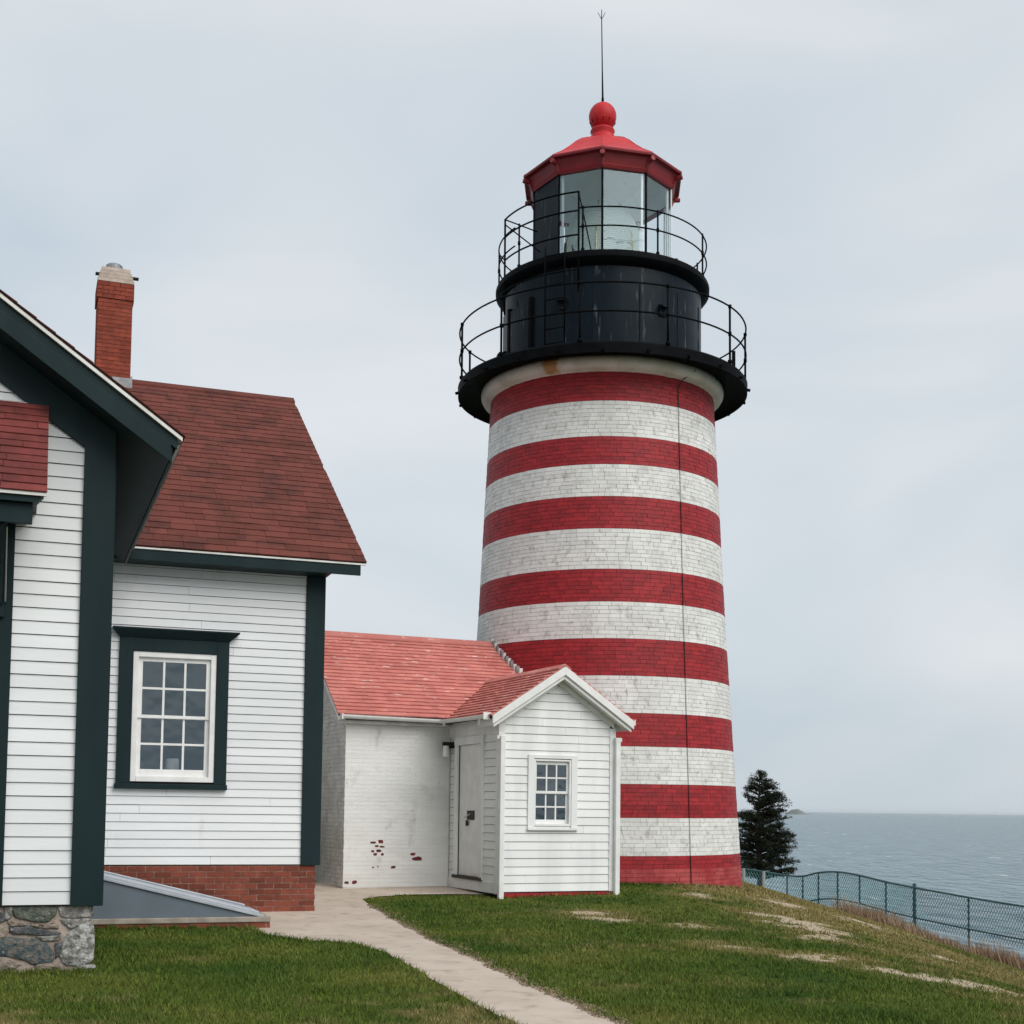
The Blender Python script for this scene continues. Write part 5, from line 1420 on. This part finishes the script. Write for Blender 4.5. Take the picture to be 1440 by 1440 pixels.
clumpy = vnoise(x, y, 4.0, 31) * .6 + vnoise(x, y, 1.3, 32) * .4
keep &= rng.random(len(x)) < 0.35 + 0.8 * clumpy
x, y, clumpy = x[keep], y[keep], clumpy[keep]
ex, ey = [], []
def fringe(p, q, cnt, sd):
    t = rng.random(cnt); t = t + .03 * np.sin(t * 60); ex.append(p[0] + (q[0] - p[0]) * t + rng.normal(size=cnt) * sd); ey.append(p[1] + (q[1] - p[1]) * t + rng.normal(size=cnt) * sd)
for pa, pb, cnt in (((-1.4, -0.03), (-0.05, -0.03), 1500), ((0.0, FV - .12), (2.36, FV - .12), 1700), ((0.06, 0.0), (0.06, FV - .1), 700)):
    fringe(to_world(*pa, H_O, H_A), to_world(*pb, H_O, H_A), cnt, .03)
fringe(to_world(0, -0.06, S_O, S_A), to_world(PW + .1, -0.06, S_O, S_A), 200, .03)
for i in range(60):
    a_ = cam_ang + R(-20 + i * 1.6); a2_ = cam_ang + R(-18.4 + i * 1.6)
    fringe((T_X + 2.95 * math.cos(a_), T_Y + 2.95 * math.sin(a_)), (T_X + 2.95 * math.cos(a2_), T_Y + 2.95 * math.sin(a2_)), 34, .05)
for i in range(0, len(LE) - 70, 1):
    fringe(LE[i] + np.array([-.03, -.01]), LE[i + 1] + np.array([-.03, -.01]), 26, .035); fringe(RE[i] + np.array([.06, .02]), RE[i + 1] + np.array([.06, .02]), 12, .05)
for i in range(420):                       # weeds and tufts scattered over the lawn
    yy = 9.5 + 14 * rng.random() ** 1.3; xx = (rng.random() * 2 - 1) * .42 * yy
    cnt = int(rng.uniform(15, 45)); ex.append(xx + rng.normal(size=cnt) * .035); ey.append(yy + rng.normal(size=cnt) * .035)
ex, ey = np.concatenate(ex), np.concatenate(ey)
ek = ~house_mask(ex, ey) & ~in_poly(ex, ey, PPOLY)
ex, ey = ex[ek], ey[ek]; n_main = len(x)
x, y = np.concatenate([x, ex]), np.concatenate([y, ey]); clumpy = np.concatenate([clumpy, np.full(len(ex), 1.15)])
z = gz(x, y)
n = len(x)
dist = y
hgt = (0.015 + 0.032 * rng.random(n)) * (0.45 + 1.05 * clumpy)
wid = (0.0035 + 0.003 * rng.random(n)) * np.clip(dist / 11.0, 1, 2.6)
az = rng.random(n) * 2 * PI
la = rng.random(n) * 2 * PI; lean = hgt * (0.25 + 0.75 * rng.random(n))
p0 = np.stack([x - np.cos(az) * wid, y - np.sin(az) * wid, z - 0.006], -1)
p1 = np.stack([x + np.cos(az) * wid, y + np.sin(az) * wid, z - 0.006], -1)
p2 = np.stack([x + np.cos(la) * lean, y + np.sin(la) * lean, z + hgt], -1)
co = np.stack([p0, p1, p2], 1).reshape(-1, 3)
me = fast_mesh('grass', co, np.arange(3 * n).reshape(-1, 3), W['blade'], 3)
attr(me, 'dry', np.repeat(dry_mask(x, y), 3))
kind(link('grass', me), 'stuff', 'short green lawn grass with olive and straw patches')

# tall dry grass along the fence foot
cr = []
def tuft(cx, cy, n, h, spread):
    for _ in range(n):
        px_, py_ = cx + rng.normal() * spread, cy + rng.normal() * spread * .7
        zz = GZ(px_, py_)
        hh = h * rng.uniform(.5, 1.15); a = rng.random() * 2 * PI; w_ = rng.uniform(.008, .016)
        l_ = hh * rng.uniform(.1, .55); b = rng.normal() * .8 + 2.6
        p = np.array([px_, py_, zz]); q = np.array([math.cos(a) * w_, math.sin(a) * w_, 0])
        cr.append((p - q, p + q, p + np.array([math.cos(b) * l_, math.sin(b) * l_, hh])))
for i in range(150):
    s = rng.uniform(6, cum[-1]); p = on_fence(s, 0)
    near = 1.0
    pxx = 720 + F_PX * p.x / p.y
    if 1215 < pxx < 1300 or pxx > 1395: near = 2.2
    elif 1300 <= pxx <= 1395: near = 0.9
    else: near = 0.55
    tuft(p.x - 0.3 - rng.random() * .5, p.y - 0.5 - rng.random() * .6, int(26 * near), 0.22 + 0.20 * near * rng.random(), .28)
cr = np.array(cr)
me = fast_mesh('dry_grass', cr.reshape(-1, 3), np.arange(len(cr) * 3).reshape(-1, 3), W['straw'], 3)
kind(link('dry_grass', me), 'stuff', 'tall dry straw coloured grass along the foot of the fence')

# crumbly gravel along the right edge of the walk
m = MB()
for i in range(5, len(RE) - 70):
    for _ in range(30):
        t = rng.random(); p = RE[i] * (1 - t) + RE[i + 1] * t
        ox = abs(rng.normal()) * .085 - .03
        x0, y0 = p[0] + ox, p[1] + rng.normal() * .03; z0 = GZ(x0, y0) + .012
        s = rng.uniform(.005, .024)
        v = [(x0 + s * rng.normal() * .8, y0 + s * rng.normal() * .8, z0 + s * .5 * rng.normal()) for _ in range(0)]
        a = rng.random() * 6.28
        ring = [(x0 + math.cos(a + k * 1.57) * s * rng.uniform(.7, 1.2), y0 + math.sin(a + k * 1.57) * s * rng.uniform(.7, 1.2), z0) for k in range(4)]
        m.add(ring + [(x0, y0, z0 + s * rng.uniform(.5, .9))], [(0, 1, 4), (1, 2, 4), (2, 3, 4), (3, 0, 4)])
kind(m.build('gravel', W['pebble']), 'stuff', 'crumbly brown gravel along the right edge of the concrete walk')

# ------------------------------------------------------------------ sea haze: even thin air round everything, the sky outside it
m = MB(); m.box(-61000, 61000, -400, 71000, SEA_Z - 1.0, 45.0)
hz_ = m.build('haze', None)
hm = bpy.data.materials.new('sea_haze'); hm.use_nodes = True
hn = hm.node_tree.nodes; hn.clear()
ho = hn.new('ShaderNodeOutputMaterial'); hv = hn.new('ShaderNodeVolumePrincipled')
hv.inputs['Color'].default_value = (0.88, 0.93, 0.97, 1); hv.inputs['Density'].default_value = 1.3e-5; hv.inputs['Anisotropy'].default_value = 0.0
hm.node_tree.links.new(hv.outputs['Volume'], ho.inputs['Volume'])
hz_.data.materials.clear(); hz_.data.materials.append(hm)
kind(hz_, 'stuff', 'thin pale sea haze over the water')
